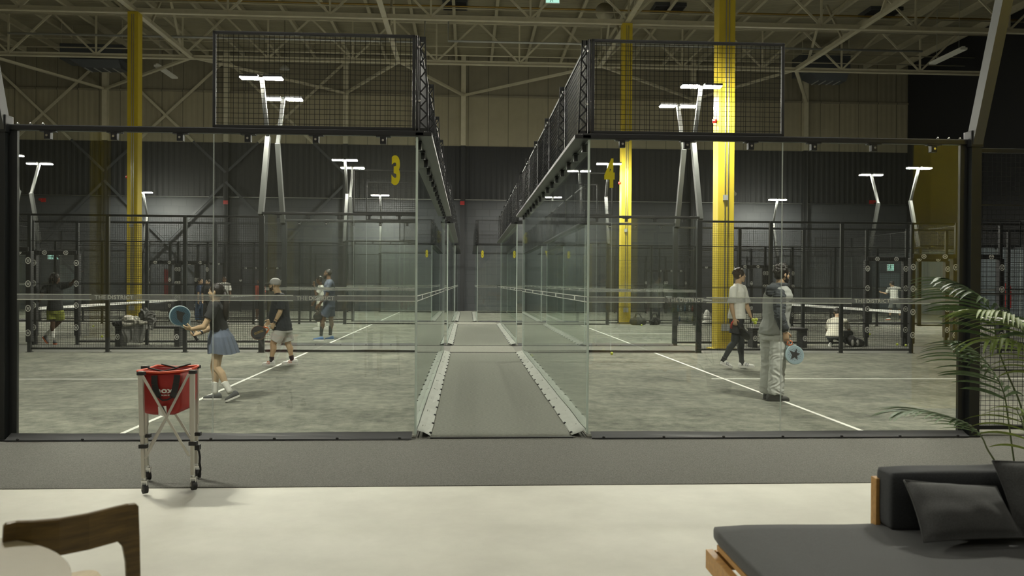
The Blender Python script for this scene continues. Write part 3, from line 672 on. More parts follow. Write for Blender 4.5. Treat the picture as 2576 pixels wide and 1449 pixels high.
T, J, I = person(dict(BG, label='bearded man in blue shirt and shorts with black socks standing in profile', base=(815, 856), k=1.06, fw=(-1, .1), hf=(-1, .1, .1),
  pts=dict(head=(824, 689, 0), neck=(829, 705, 0), shn=(831, 712, -.18), shf=(825, 712, .18), eln=(822, 743, -.22), elf=(818, 743, .2), wrn=(803, 766, -.22), wrf=(806, 764, .15),
           hip=(828, 768, 0), knn=(811, 806, -.1), knf=(833, 806, .1), ann=(808, 841, -.1), anf=(831, 839, .1)), skin=SKIN_D,
  shirt=dict(mat=cloth((.065, .077, .108)), hem=-.1, sleeve=.75, ease=.02), bottom=dict(kind='shorts', mat=cloth((.05, .062, .092)), len=.72, r=(.11, .115)), sock=(CHAR, .2), hair='buzz', beard=1.25,
  shoes=[dict(heel=(814, 857), toe=(787, 858), dy=-.1, m=(BLUESHOE, SOLEW)), dict(heel=(840, 856), toe=(817, 857), dy=.1, m=(BLUESHOE, SOLEW))]))
hd = at(800, 796, I['Yb'] - .2); racket('black padel racket held down by the bearded man in blue', hd, J['wrn'] + V((-.02, 0, -.03)), (.5, -1, .1), RKB, RKB, GRIPB, .25)
person(dict(BG, label='man in white tee half hidden behind the bearded man in blue', base=(805, 829), k=1.0, fw=(-1, .1), hf=(-1, .1, 0),
  pts=dict(head=(803, 704, 0), neck=(807, 719, 0), shn=(808, 725, -.18), shf=(803, 725, .18), eln=(795, 742, -.25), elf=(799, 745, .2), wrn=(791, 719, -.2), wrf=(790, 760, .2),
           hip=(808, 768, 0), knn=(801, 796, -.1), knf=(814, 796, .1), ann=(801, 819, -.1), anf=(817, 819, .1)), skin=SKIN_C,
  shirt=dict(mat=WHT, hem=-.02, sleeve=.7, ease=.02), bottom=dict(kind='shorts', mat=CHAR, len=.8), sock=(WHT, .12), hair='short',
  shoes=[dict(heel=(805, 830), toe=(786, 831), dy=-.1, m=(CANVAS, SOLEW)), dict(heel=(826, 829), toe=(808, 829), dy=.1, m=(CANVAS, SOLEW))]))
person(dict(BG, label='man in cream tee crouching with his back turned beside a black backpack', base=(2104, 872), k=1.0, fw=(.25, 1), hf=(.1, .8, -.6),
  pts=dict(head=(2106, 787, .2), neck=(2105, 800, .12), shn=(2087, 808, .1), shf=(2126, 808, .05), eln=(2081, 832, .3), elf=(2135, 828, .25), wrn=(2092, 838, .5), wrf=(2136, 842, .4),
           hip=(2099, 845, -.08), knn=(2086, 834, .42), knf=(2139, 838, .25), ann=(2091, 862, .1), anf=(2122, 864, .05)), skin=SKIN_B, build=(1.12, 1.0, 0),
  shirt=dict(mat=cloth((.60, .58, .48)), hem=-.02, sleeve=.75, ease=.025), bottom=dict(kind='pants', name='trousers', mat=cloth((.05, .055, .06)), r=(.105, .075), r2=.06, len=.95), sock=(CHAR, .05), hair='short',
  shoes=[dict(heel=(2089, 873), toe=(2088, 866), dy=-.05, ty=.22, m=(CANVAS, SOLEW)), dict(heel=(2120, 874), toe=(2126, 868), dy=-.08, ty=.2, m=(CANVAS, SOLEW))]))
person(dict(BG, label='man in white tee and grey shorts with his back turned on the far right court', base=(2250, 805), k=1.02, fw=(.1, 1), hf=(-.5, .8, -.2),
  pts=dict(head=(2243, 714, 0), neck=(2247, 722, 0), shn=(2235, 727, 0), shf=(2261, 725, 0), eln=(2230, 739, .1), elf=(2268, 730, .1), wrn=(2220, 736, .2), wrf=(2274, 733, .3),
           hip=(2250, 756, 0), knn=(2240, 779, 0), knf=(2262, 779, 0), ann=(2238, 799, 0), anf=(2264, 799, 0)), skin=SKIN_B,
  shirt=dict(mat=WHT, hem=.0, sleeve=.75, ease=.02), bottom=dict(kind='shorts', mat=cloth((.12, .13, .12)), len=.9), sock=(CHAR, .1), hair='short',
  shoes=[dict(heel=(2240, 806), toe=(2228, 806), dy=-.05, ty=.1, m=(CANVAS, SOLEO)), dict(heel=(2266, 805), toe=(2267, 804), dy=0, ty=.25, m=(CANVAS, SOLEO))]))
def standing(label, px, head_y, foot_y, fwd, sk, top, bottom, shoe_m, hair='short', sleeve=.7, kind='shorts'):
    h = foot_y - head_y; Y = lambda t: foot_y - t*h; w = h*.1; fx = abs(fwd[0]) > .7; a = .35 if fx else 1.0
    person(dict(vox=.012, label=label, base=(px, foot_y), k=1.0, fw=fwd, hf=(*fwd, 0),
      pts=dict(head=(px, Y(.925), 0), neck=(px, Y(.845), 0), shn=(px-w*a, Y(.815), -.18 if fx else 0), shf=(px+w*a, Y(.815), .18 if fx else 0), eln=(px-w*1.25*a, Y(.63), -.22 if fx else 0), elf=(px+w*1.25*a, Y(.63), .22 if fx else 0),
        wrn=(px-w*1.2*a, Y(.50), -.25), wrf=(px+w*1.2*a, Y(.50), -.1 if not fx else .2), hip=(px, Y(.53), 0), knn=(px-w*.5, Y(.285), 0), knf=(px+w*.5, Y(.285), 0), ann=(px-w*.55, Y(.045), 0), anf=(px+w*.55, Y(.045), 0)),
      skin=sk, shirt=dict(mat=top, hem=-.04, sleeve=sleeve, ease=.02), bottom=dict(kind=kind, name='trousers' if kind == 'pants' else 'shorts', mat=bottom, len=.9, r=(.105, .1)), hair=hair,
      shoes=[dict(heel=(px-w*.5, foot_y), toe=(px-w*.5+w*1.2*fwd[0], foot_y), dy=-.0, ty=.22*fwd[1], m=shoe_m), dict(heel=(px+w*.55, foot_y), toe=(px+w*.55+w*1.2*fwd[0], foot_y), dy=.05, ty=.22*fwd[1], m=shoe_m)]))
standing('person in navy shirt and jeans standing beyond the woman\'s racket', 504, 699, 812, (.9, -.4), SKIN_B, cloth((.025, .04, .08)), cloth((.06, .10, .17)), (CANVAS, SOLEB), kind='pants')
standing('person dressed all in black beside the person in navy shirt', 523, 702, 815, (-.5, -.85), SKIN_B, CHAR, CHAR, (GREYSHOE, SOLEW), kind='pants')
standing('person in white shirt standing beyond the woman\'s ponytail', 564, 694, 812, (.2, -1), SKIN_D, WHT, CHAR, (CANVAS, SOLEW), kind='pants')
standing('person in red shirt partly hidden behind the glass corner post', 652, 702, 810, (-.6, -.8), SKIN_D, cloth((.36, .07, .04)), CHAR, (CANVAS, SOLEW))
# ------------------------------------------------------------------ hall
ROWS = [0.0, 12.14, 24.28]                       # near side of each row of courts
XL = [-.515, -.494, -.494]; XR = [1.23, 1.23, .39]
YB = 37.0                                        # back wall
YG = [11.05, 23.3]                               # column lines between the rows
XC = [at(338, 600, YG[1]).x, at(1819, 600, YG[0]).x]
XRW = at(2283, 300, YB).x                        # right partition
ZD = 14.0
b = MB(); b.box((-30, -18, -.25), (XRW+.2, YB+.2, -.012)); f = struct(b.build('floor', M['concrete']), 'pale polished concrete floor')
b = MB(); b.box((-30, atz(1300, 1218, 0).y, -.02), (XRW+.15, YB, -.006)); struct(b.build('floor_carpet', M['mat'], None), 'charcoal carpet strip and hall floor around the courts')
b = MB(); b.box((XL[0]+.12, -.02, -.02), (XR[0]-.12, YB, -.001)); fa = struct(b.build('floor_aisle', M['aisle']), 'grey carpeted aisle between the courts')
for yy in (-.03, 10.08, 12.02, 22.2, 24.2):
    b = MB(); b.box((XL[0]-.02 if yy > 1 else XL[0]+.15, yy-.018, -.01), (XR[0]+.02 if yy > 1 else XR[0]-.15, yy+.018, .006)); b.build('threshold_strip', M['rubber'], fa)
for r, y0 in enumerate(ROWS):
    for s, x in ((-1, XL[r]), (1, XR[r])):
        b = MB(); b.box((min(x, x+s*20), y0, -.02), (max(x, x+s*20), y0+10, 0.0)); t = struct(b.build('floor_turf', M['turf']), 'dark sanded court turf')
        l = MB(); w = .05
        for d in (3.0, 17.0): l.box((x+s*d-w/2, y0+.02, 0), (x+s*d+w/2, y0+9.98, .004))
        l.box((min(x+s*2.8, x+s*17.2), y0+5-w/2, 0), (max(x+s*2.8, x+s*17.2), y0+5+w/2, .0045)); l.build('court_line', M['white'], t)
b = MB(); b.box((-30, YB, 0), (XRW+.3, YB+.25, 6.06)); wb = struct(b.build('wall_back', M['block']), 'dark slate block wall at the far end')
b = MB(); b.box((-30, YB-.06, 6.06), (XRW+.3, YB+.25, 9.05)); b.build('slate_cladding', M['slate'], wb)
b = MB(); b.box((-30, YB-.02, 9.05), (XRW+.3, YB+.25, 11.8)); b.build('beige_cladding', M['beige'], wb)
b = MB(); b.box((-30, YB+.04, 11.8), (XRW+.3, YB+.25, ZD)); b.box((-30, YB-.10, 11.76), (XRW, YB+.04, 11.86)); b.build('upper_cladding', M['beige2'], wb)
b = MB(); b.box((-30.3, -18, 0), (-30, YB+.25, ZD)); struct(b.build('wall_left', M['lounge']), 'side wall of the hall')
b = MB(); b.box((-30, -18.3, 0), (XRW+.2, -18, ZD)); struct(b.build('wall_front', M['lounge']), 'wall behind the lounge')
b = MB(); b.box((XRW, -18, 3.4), (XRW+.3, YB, ZD)); wr = struct(b.build('wall_right', M['dark']), 'black partition along the right side')
b = MB(); b.box((XRW-.02, -18, 0), (XRW+.3, YB, 3.4)); b.build('grey_cladding', ribbed('grey blue cladding', (.13, .15, .165), 1, .45, .3, seam=1.2), wr)
b = MB(); b.box((-30, -18, ZD), (XRW+.3, YB+.25, ZD+.2)); struct(b.build('ceiling', M['deck']), 'cream ribbed roof deck')
# roof steel
def i_bar(mb, p, q, w, h): mb.bar(p, q, w, h)
def roof_truss(y, label, n0):
    T = thing('roof_truss', label, 'truss', (0, y, 11.6), 'roof trusses across the hall')
    b = MB(); b.box((-29.9, y-.09, 11.60), (XRW-.05, y+.09, 11.64)); b.box((-29.9, y-.012, 11.64), (XRW-.05, y+.012, 11.80)); b.build('bottom_chord', M['cream'], T)
    b = MB(); b.box((-29.9, y-.09, 13.52), (XRW-.05, y+.09, 13.66)); b.build('top_chord', M['cream'], T)
    P = 3.82; x = n0
    while x > -27: x -= P
    while x < XRW - 2:
        b = MB(); b.bar((x, y, 11.8), (x, y, 13.55), .07); b.build('web_post', M['cream'], T)
        for s in (-1, 1):
            if x + s*P/2 < XRW: b = MB(); b.bar((x, y, 11.72), (x+s*P/2, y, 13.58), .08, .06, up=(0, 1, 0)); b.build('web_diagonal', M['cream'], T)
        x += P
roof_truss(YG[1], 'nearer cream roof truss crossing the hall, at the heads of the yellow columns', at(1084, 48, YG[1]).x)
roof_truss(YG[1]+6.4, 'farther cream roof truss crossing the hall, in front of the end wall', at(1098, 158, YG[1]+6.4).x)
roof_truss(YG[1]-6.4, 'cream roof truss over the middle courts', at(1084, 48, YG[1]).x)
roof_truss(YG[0]-.6, 'cream roof truss over the near courts', at(1084, 48, YG[1]).x)
k = 0; ORD = 'first second third fourth fifth sixth seventh eighth ninth tenth eleventh twelfth thirteenth fourteenth fifteenth sixteenth seventeenth eighteenth nineteenth twentieth'.split()
def ordn(i): return ORD[i] if i < 20 else '%dth' % (i+1)
XG = [XC[0], XC[0]+(XC[1]-XC[0])/2, XC[1], XC[1]+(XC[1]-XC[0])/2]; XG = [XG[0]-(XG[1]-XG[0])] + XG
x = -25.5
joist = None
while x < XRW - .6:
    if joist is None:
        b = MB(); b.box((-.07, -30, 13.70), (.07, YB-30.05, 13.74)); b.box((-.01, -30, 13.74), (.01, YB-30.05, ZD)); joist = b.build('roof_joist', M['cream']); joist.location = (x, 30, 0)
        tag(joist, 'cream roof joist running away under the deck, first from the left', 'joist', 'roof joists')
    else:
        o = joist.copy(); C.objects.link(o); o.location = (x, 30, 0); o['label'] = 'cream roof joist running away under the deck, %s from the left' % ordn(k)
    k += 1; x += 1.91
WX = [XC[1] + 6.38*i for i in range(-5, 4)]; WX = [w for w in WX if w < XRW - 1]
for i, x in enumerate(XG):                        # long struts along y at chord level
    if not (-26 < x < XRW): continue
    b = MB(); b.box((x-.10, 2, 11.62), (x+.10, YG[1]+6.4, 11.66)); b.box((x-.015, 2, 11.66), (x+.015, YG[1]+6.4, 11.84)); o = b.build('roof_strut', M['cream'])
    tag(o, 'cream strut running away at truss level, %s from the left' % ordn(i), 'strut', 'struts at truss level')
    for yy in (YG[1]-5, YG[1]-1.6, YG[1]+1.6, YG[1]+5):
        b = MB(); b.bar((x, yy, 11.75), (x, yy+(1.5 if yy < YG[1] else -1.5)*(1 if abs(yy-YG[1]) > 2 else -1), 13.6), .09); b.build('strut_brace', M['cream'], o)
n = 0
for i, x in enumerate(WX):
    b = MB(); b.box((x-.13, YB-.32, 9.05), (x+.13, YB-.02, ZD)); o = b.build('wall_column', M['cream']); b = MB(); b.box((x-.13, YB-.32, 0), (x+.13, YB-.02, 9.05)); lo = b.build('painted_foot', M['slate'], o, label='slate painted lower part')
    tag(o, 'steel column on the end wall, cream above and slate below, %s from the left' % ordn(i), 'column', 'columns on the end wall')
    for g in XG:
        if 1 < abs(g-x) < 7.5:
            b = MB(); b.bar((x, YB-.3, 11.78), (g, YG[1]+6.4, 11.70), .16, .10); o = b.build('roof_brace', M['cream'])
            tag(o, 'cream horizontal brace from the end wall to the farther truss, %s from the left' % ordn(n), 'brace', 'braces at the end wall'); n += 1
for i in range(3):
    xa, xb = WX[0]-6.38+6.38*i if False else WX[i]-0.0, WX[i+1]
    for z0, z1, m in ((7.4, 13.5, 'cream'), (.4, 6.9, 'slate')):
        T = thing('wall_bracing', '%s cross bracing on the end wall, %s bay from the left' % ({'cream': 'upper', 'slate': 'lower'}[m], ORD[i]), 'brace', ((xa+xb)/2, YB-.3, (z0+z1)/2), 'cross braces on the end wall')
        for s in (0, 1):
            pa, pb = V((xa if s == 0 else xb, YB-.25-.06*s, z0)), V((xb if s == 0 else xa, YB-.25-.06*s, z1)); pm = pa.lerp(pb, (9.05-z0)/(z1-z0)) if m == 'cream' else pb
            b = MB(); b.bar(pa, pm, .05, .13, up=(0, 0, 1)); b.build('brace_arm', M['duct'], T, label='slate painted arm')
            if m == 'cream': b = MB(); b.bar(pm, pb, .05, .13, up=(0, 0, 1)); b.build('brace_arm', M['cream'], T, label='cream arm')
# columns
def column(x, y, label, lit=True):
    T = thing('yellow_column', label, 'column', (x, y, 0), 'yellow columns')
    b = MB(); w = .19
    b.box((x-w, y-.21, 0), (x+w, y-.185, 11.6)); b.box((x-w, y+.185, 0), (x+w, y+.21, 11.6)); b.box((x-.012, y-.19, 0), (x+.012, y+.19, 11.6))
    b.box((x-w, y-.19, 0), (x-w+.10, y-.17, 11.6)); b.box((x-w-.004, y-.2, 0), (x-w+.016, y+.2, 11.6)); b.box((x+w-.016, y-.2, 0), (x+w+.004, y+.2, 11.6))
    b.build('shaft', M['col'], T)
    b = MB(); b.box((x-.3, y-.3, 0), (x+.3, y+.3, .03)); b.build('base_plate', M['col'], T)
    for dx in (-.03, .045):
        b = MB(); b.tube([(x+dx, y-.225, .55), (x+dx, y-.225, 11.5)], .012); b.build('conduit', M['conduit'], T, smooth=True)
    b = MB(); b.box((x-.10, y-.27, .45), (x-.01, y-.21, .62)); b.box((x+.01, y-.27, .45), (x+.09, y-.21, .62)); b.build('outlet_box', M['conduit'], T)
    b = MB(); b.box((x-.08, y-.26, 3.55), (x+.03, y-.21, 3.67)); b.build('junction_box', M['conduit'], T)
    b = MB(); b.tube([(x-w-.01, y-.05, 5.45), (x-w-.10, y-.05, 5.45)], .05, seg=12); b.build('alarm_beacon', M['red'], T, smooth=True)
    return T
column(XC[1], YG[0], 'tall yellow column behind the right near court, brightly lit')
column(XC[1], YG[1], 'tall yellow column between the two farther right courts')
column(XC[0], YG[1], 'tall yellow column behind the left courts')
column(XC[1], -2.1, 'tall yellow column beside the lounge, seen mirrored in the right front glass')
column(at(252, 600, 0).x*1.0 + (at(252, 600, 14.9).x - at(252, 600, 0).x), -14.9, 'tall yellow column behind the lounge, seen mirrored in the left front glass')
b = MB(); p = at(1848, 488, YG[0]); b.ball(p, .05); b.ball(p + V((-.03, 0, .05)), .035); b.capsule(p + V((-.09, 0, .07)), .03, p + V((-.03, 0, .05)), .025); tag(b.build('security_camera', M['white'], None, smooth=True), 'white dome camera on the side of the bright yellow column', 'camera')
# services at the ceiling
def pipe(name, m, pts, r, label, cat='pipe'): 
    b = MB(); b.tube(pts, r, seg=8); return tag(b.build(name, M[m], None, smooth=True), label, cat)
M['gas'] = mat('yellow gas pipe', (.30, .19, .03), .5)
for yy, pa, pb, l in ((YG[1]+3.6, (0, 78), (2560, 125), 'thin yellow gas pipe crossing under the roof'),):
    a = at(pa[0]-200, pa[1], yy); c = at(pb[0], pb[1], yy); z = 13.35; pipe('gas_pipe', 'gas', [(a.x, yy, z), (min(c.x, XRW-.1), yy, z)], .035, l)
for i, (py, yy, r) in enumerate(((22, YG[1]+2.2, .028), (140, YG[1]+8.2, .03), (60, YG[1]+5.4, .022), (118, YG[1]+7.4, .025))):
    z = min(13.45, at(1180, py, yy).z); pipe('ceiling_pipe', 'cream', [(-29, yy, z), (XRW-.1, yy, z)], r, 'thin cream sprinkler pipe under the roof, %s from the top of the photo' % ('first', 'fourth', 'second', 'third')[i])
yy = YG[1]+4.6
a = at(1128, 70, yy); a2 = at(1127, 103, yy); c = at(1460, 112, yy); c2 = at(2320, 142, yy)
pipe('conduit_run', 'conduit', [a + V((0, 0, .6)), a2, (c.x, yy, a2.z), (c2.x, yy, a2.z)], .05, 'silver conduit with a vertical drop, right of the aisle')
a = at(1070, 65, yy); a2 = at(1067, 106, yy); c = at(20, 104, yy)
pipe('conduit_run', 'conduit', [a + V((0, 0, .6)), a2, (c.x, yy, a2.z)], .05, 'silver conduit with a vertical drop, left of the aisle')
a = at(60, 508, YB-.1); c = at(2280, 505, YB-.1); pipe('conduit_run', 'conduit', [(a.x-3, YB-.12, 6.10), (c.x, YB-.12, 6.10)], .022, 'thin conduit along the top of the slate block wall')
def unit(px0, px1, y0, y1, Y, label):
    a = at(px0, y1, Y); c = at(px1, y0, Y); T = thing('heater_unit', label, 'heater', ((a.x+c.x)/2, Y+.6, a.z))
    b = MB(); b.box((a.x, Y, a.z), (c.x, Y+1.3, c.z)); b.build('casing', M['duct'], T)
    b = MB(); w = c.x-a.x; b.add([(a.x+.15*w, Y-.1, a.z), (c.x-.05*w, Y-.1, a.z), (c.x+.0*w, Y+1.2, a.z), (a.x+.1*w, Y+1.2, a.z), (a.x+.35*w, Y+.2, a.z-.34), (c.x-.05*w, Y+.2, a.z-.34), (c.x-.05*w, Y+1, a.z-.34), (a.x+.35*w, Y+1, a.z-.34)], [(0,1,5,4),(1,2,6,5),(2,3,7,6),(3,0,4,7),(4,5,6,7),(0,3,2,1)]); b.build('outlet_hood', M['duct'], T)
    b = MB()
    for i in range(4): b.box((a.x+.36*w+i*.15*w, Y+.2, a.z-.37), (a.x+.38*w+i*.15*w, Y+1.0, a.z-.34))
    b.build('louver', M['conduit'], T)
    b = MB()
    for q in (a.x+.05, c.x-.05):
        b.bar((q, Y+.1, c.z), (q, Y+.1, ZD), .025); b.bar((q, Y+1.2, c.z), (q, Y+1.2, ZD), .025)
    b.build('hanger_rod', M['cream'], T)
unit(150, 308, 112, 148, YG[1]+8.5, 'dark box heater hanging under the roof at upper left')
unit(2018, 2140, 136, 182, YG[1]+8.5, 'dark box heater hanging under the roof at upper right')
for px, py, w, l in ((1145, 8, 1.1, 'black roof vent above the aisle'), (1680, 18, 1.4, 'black roof vent right of the brightest yellow column'), (2215, 28, 1.5, 'black roof vent at far upper right')):
    p = atz(px, py, ZD-.02); T = thing('roof_vent', l, 'vent', p)
    b = MB(); b.box((p.x-w/2, p.y-.6, ZD-.16), (p.x+w/2, p.y+.6, ZD)); b.build('frame', M['duct'], T)
    b = MB()
    for i in range(6): b.box((p.x-w/2+.05, p.y-.52+i*.18, ZD-.19), (p.x+w/2-.05, p.y-.44+i*.18, ZD-.16))
    b.build('slat', M['rubber'], T)
def strip(pa, pb, za, label):
    a = atz(*pa, za); c = atz(*pb, za); T = thing('strip_light', label, 'light', (a+c)/2)
    b = MB(); b.bar(a, c, .30, .09); b.bar(a + V((0, 0, .06)), c + V((0, 0, .06)), .12, .08); b.build('housing', M['white'], T)
    b = MB()
    for t in (.15, .85): q = a.lerp(c, t); b.tube([q, (q.x, q.y, ZD-.02)], .01, seg=5)
    b.build('hanger_cord', M['conduit'], T)
strip((395, 165), (440, 196), 11.9, 'unlit white strip light hanging left of the mesh on the left court')
strip((2345, 160), (2425, 122), 11.4, 'unlit white strip light hanging at upper right')
def pendant(px, py, Y, label):
    p = at(px, py, Y); T = thing('high_bay_lamp', label, 'lamp', p)
    b = MB(); b.tube([p + V((0, 0, .22)), p + V((0, 0, .16)), p + V((0, 0, .02)), p], [.05, .12, .24, .24], seg=16); b.build('shade', M['conduit'], T, smooth=True)
    b = MB(); b.tube([p + V((0, 0, .2)), (p.x, p.y, ZD-.02)], .012, seg=5); b.build('hanger_cord', M['rubber'], T)
pendant(716, 175, YG[1]+7, 'small unlit pendant lamp seen through the left upper mesh')
p = at(1521, 30, YG[1]+3); T = thing('ceiling_speaker', 'round cream horn speaker near the head of the middle yellow column', 'speaker', p)
b = MB(); b.tube([p + V((0, .35, 0)), p + V((0, .15, 0)), p], [.10, .16, .40], seg=20); b.build('horn', M['cream'], T, smooth=True)
b = MB(); b.tube([p + V((0, .2, .1)), (p.x, p.y+.2, ZD-.02)], .03, seg=6); b.build('bracket', M['cream'], T)
# exit signs and alarms
def exit_sign(px, py, Y, w, h, label, green=True):
    p = at(px, py, Y); T = thing('exit_sign', label, 'sign', p)
    b = MB(); b.box((p.x-w/2, Y-.03, p.z-h/2), (p.x+w/2, Y+.03, p.z+h/2)); b.build('casing', M['white'], T, bevel=.008)
    b = MB(); b.box((p.x-w*.46, Y-.035, p.z-h*.44), (p.x+w*.46, Y-.03, p.z+h*.44)); b.build('lit_panel', GLOW, T)
    s = h*.36; b = MB(); q = V((p.x-w*.1, Y-.037, p.z))
    def pl(pts): b.prism([(x*s, y*s) for x, y in pts], .002, q, (1,0,0), (0,0,1), (0,1,0))
    pl([(.25*math.cos(a*.785)+.25, .25*math.sin(a*.785)+.75) for a in range(8)]); pl([(-.1,.5),(.3,.5),(.25,-.1),(-.05,-.2)]); pl([(-.1,.45),(-.7,.2),(-.65,.05),(-.1,.25)]); pl([(.25,.45),(.75,.1),(.65,0),(.2,.25)]); pl([(-.05,-.1),(.15,-.15),(-.3,-1),(-.5,-.95)]); pl([(.1,-.1),(.3,-.05),(.65,-.5),(.6,-.95),(.45,-.95),(.45,-.5)])
    b.build('running_figure', M['green'], T)
    return T
exit_sign(1390, -1, YG[1]-.4, .55, .30, 'lit exit sign hanging at the top edge above the aisle')
p = at(2240, 673, YB-.1); exit_sign(2240, 673, YB-.1, .40, .40, 'lit exit sign over the door at far right')
exit_sign(135, 646, YB-.1, .62, .30, 'lit exit sign on the end wall at far left')
for px, py, l in ((1163, 511, 'red alarm horn on the end wall above the aisle'), (103, 502, 'red alarm horn on the end wall at far left'), (568, 509, 'red alarm horn on the end wall beside the left conduits'), (2198, 507, 'red alarm horn on the end wall at far right')):
    p = at(px, py, YB-.34); b = MB(); b.box((p.x-.12, YB-.40 if px in (1163, 568) else YB-.12, p.z-.10), (p.x+.12, YB-.321 if px in (1163, 568) else YB-.061, p.z+.10)); b.tube([(p.x, p.y-.02, p.z), (p.x, p.y-.12, p.z)], [.05, .07], seg=12); tag(b.build('alarm_horn', M['red']), l, 'alarm')
def door(n, px0, px1, pyt, col, Y=YB-.06):
    a = at(px0, 780, Y); c = at(px1, pyt, Y); b = MB(); b.box((a.x, Y-.05, 0), (c.x, Y, c.z)); d = struct(b.build('door_%d' % n, mat('door paint', col, .5)), 'grey blue door in the end wall')
    b = MB(); b.box((a.x-.08, Y-.03, 0), (a.x, Y+.04, c.z+.08)); b.box((c.x, Y-.03, 0), (c.x+.08, Y+.04, c.z+.08)); b.box((a.x, Y-.03, c.z), (c.x, Y+.04, c.z+.08)); b.build('door_frame', M['duct'], d)
    b = MB(); b.tube([(c.x-.15, Y-.05, 1.0), (c.x-.15, Y-.10, 1.0), (c.x-.28, Y-.10, 1.0)], .012); b.build('door_handle', M['chrome'], d)
door(1, 2212, 2262, 688, (.16, .19, .21)); door(2, 150, 200, 668, (.12, .14, .15))
# ------------------------------------------------------------------ courts
ZG0, ZG = .03, 3.03
SIDE = {-1: 'left', 1: 'right'}; ROWN = ['near', 'middle', 'far']
def clamp_mesh():
    b = MB(); b.box((-.03, -.028, -.075), (.03, .028, 0)); b.box((-.07, -.034, -.005), (.075, .034, .006)); return b.mesh('clamp', M['black'], bevel=.004)
CLAMP = clamp_mesh(); b = MB(); b.tube([(0, -.04, -.04), (0, -.028, -.04)], .012, seg=10); BOLT = b.mesh('bolt', M['chrome'])
def ring_badge():
    b = MB(); n = 28; r0, r1, t = .043, .058, .004
    for i in range(n):
        a0, a1 = 2*math.pi*i/n, 2*math.pi*(i+1)/n
        vs = [(r*math.cos(a), y, r*1.25*math.sin(a)) for y in (0, -t) for r, a in ((r0, a0), (r1, a0), (r1, a1), (r0, a1))]
        b.add(vs, [(0,1,2,3),(7,6,5,4),(1,5,6,2),(3,7,4,0)])
    for s in (-1, 0, 1): b.prism([(s*.012-.004, -.03), (s*.012+.004, -.03), (s*.022+.006, .028), (s*.022-.006, .028)], t, (0, -t/2, 0), (1,0,0), (0,0,1), (0,1,0))
    return b.mesh('badge', M['white'])
BADGE = ring_badge()
TX_A = text_mesh('THE', .041, M['film'], 1.0, .004, .0015, 1.06); TX_B = text_mesh('DISTRICT', .041, M['film'], 1.0, .03, .0015, 1.12)
wd = lambda me: max(v.co.x for v in me.vertices)-min(v.co.x for v in me.vertices)
WA, WB = wd(TX_A), wd(TX_B); TXA = -(WB+.016)/2; TXB = (WA+.016)/2; TWH = (WA+WB+.016)/2+.03
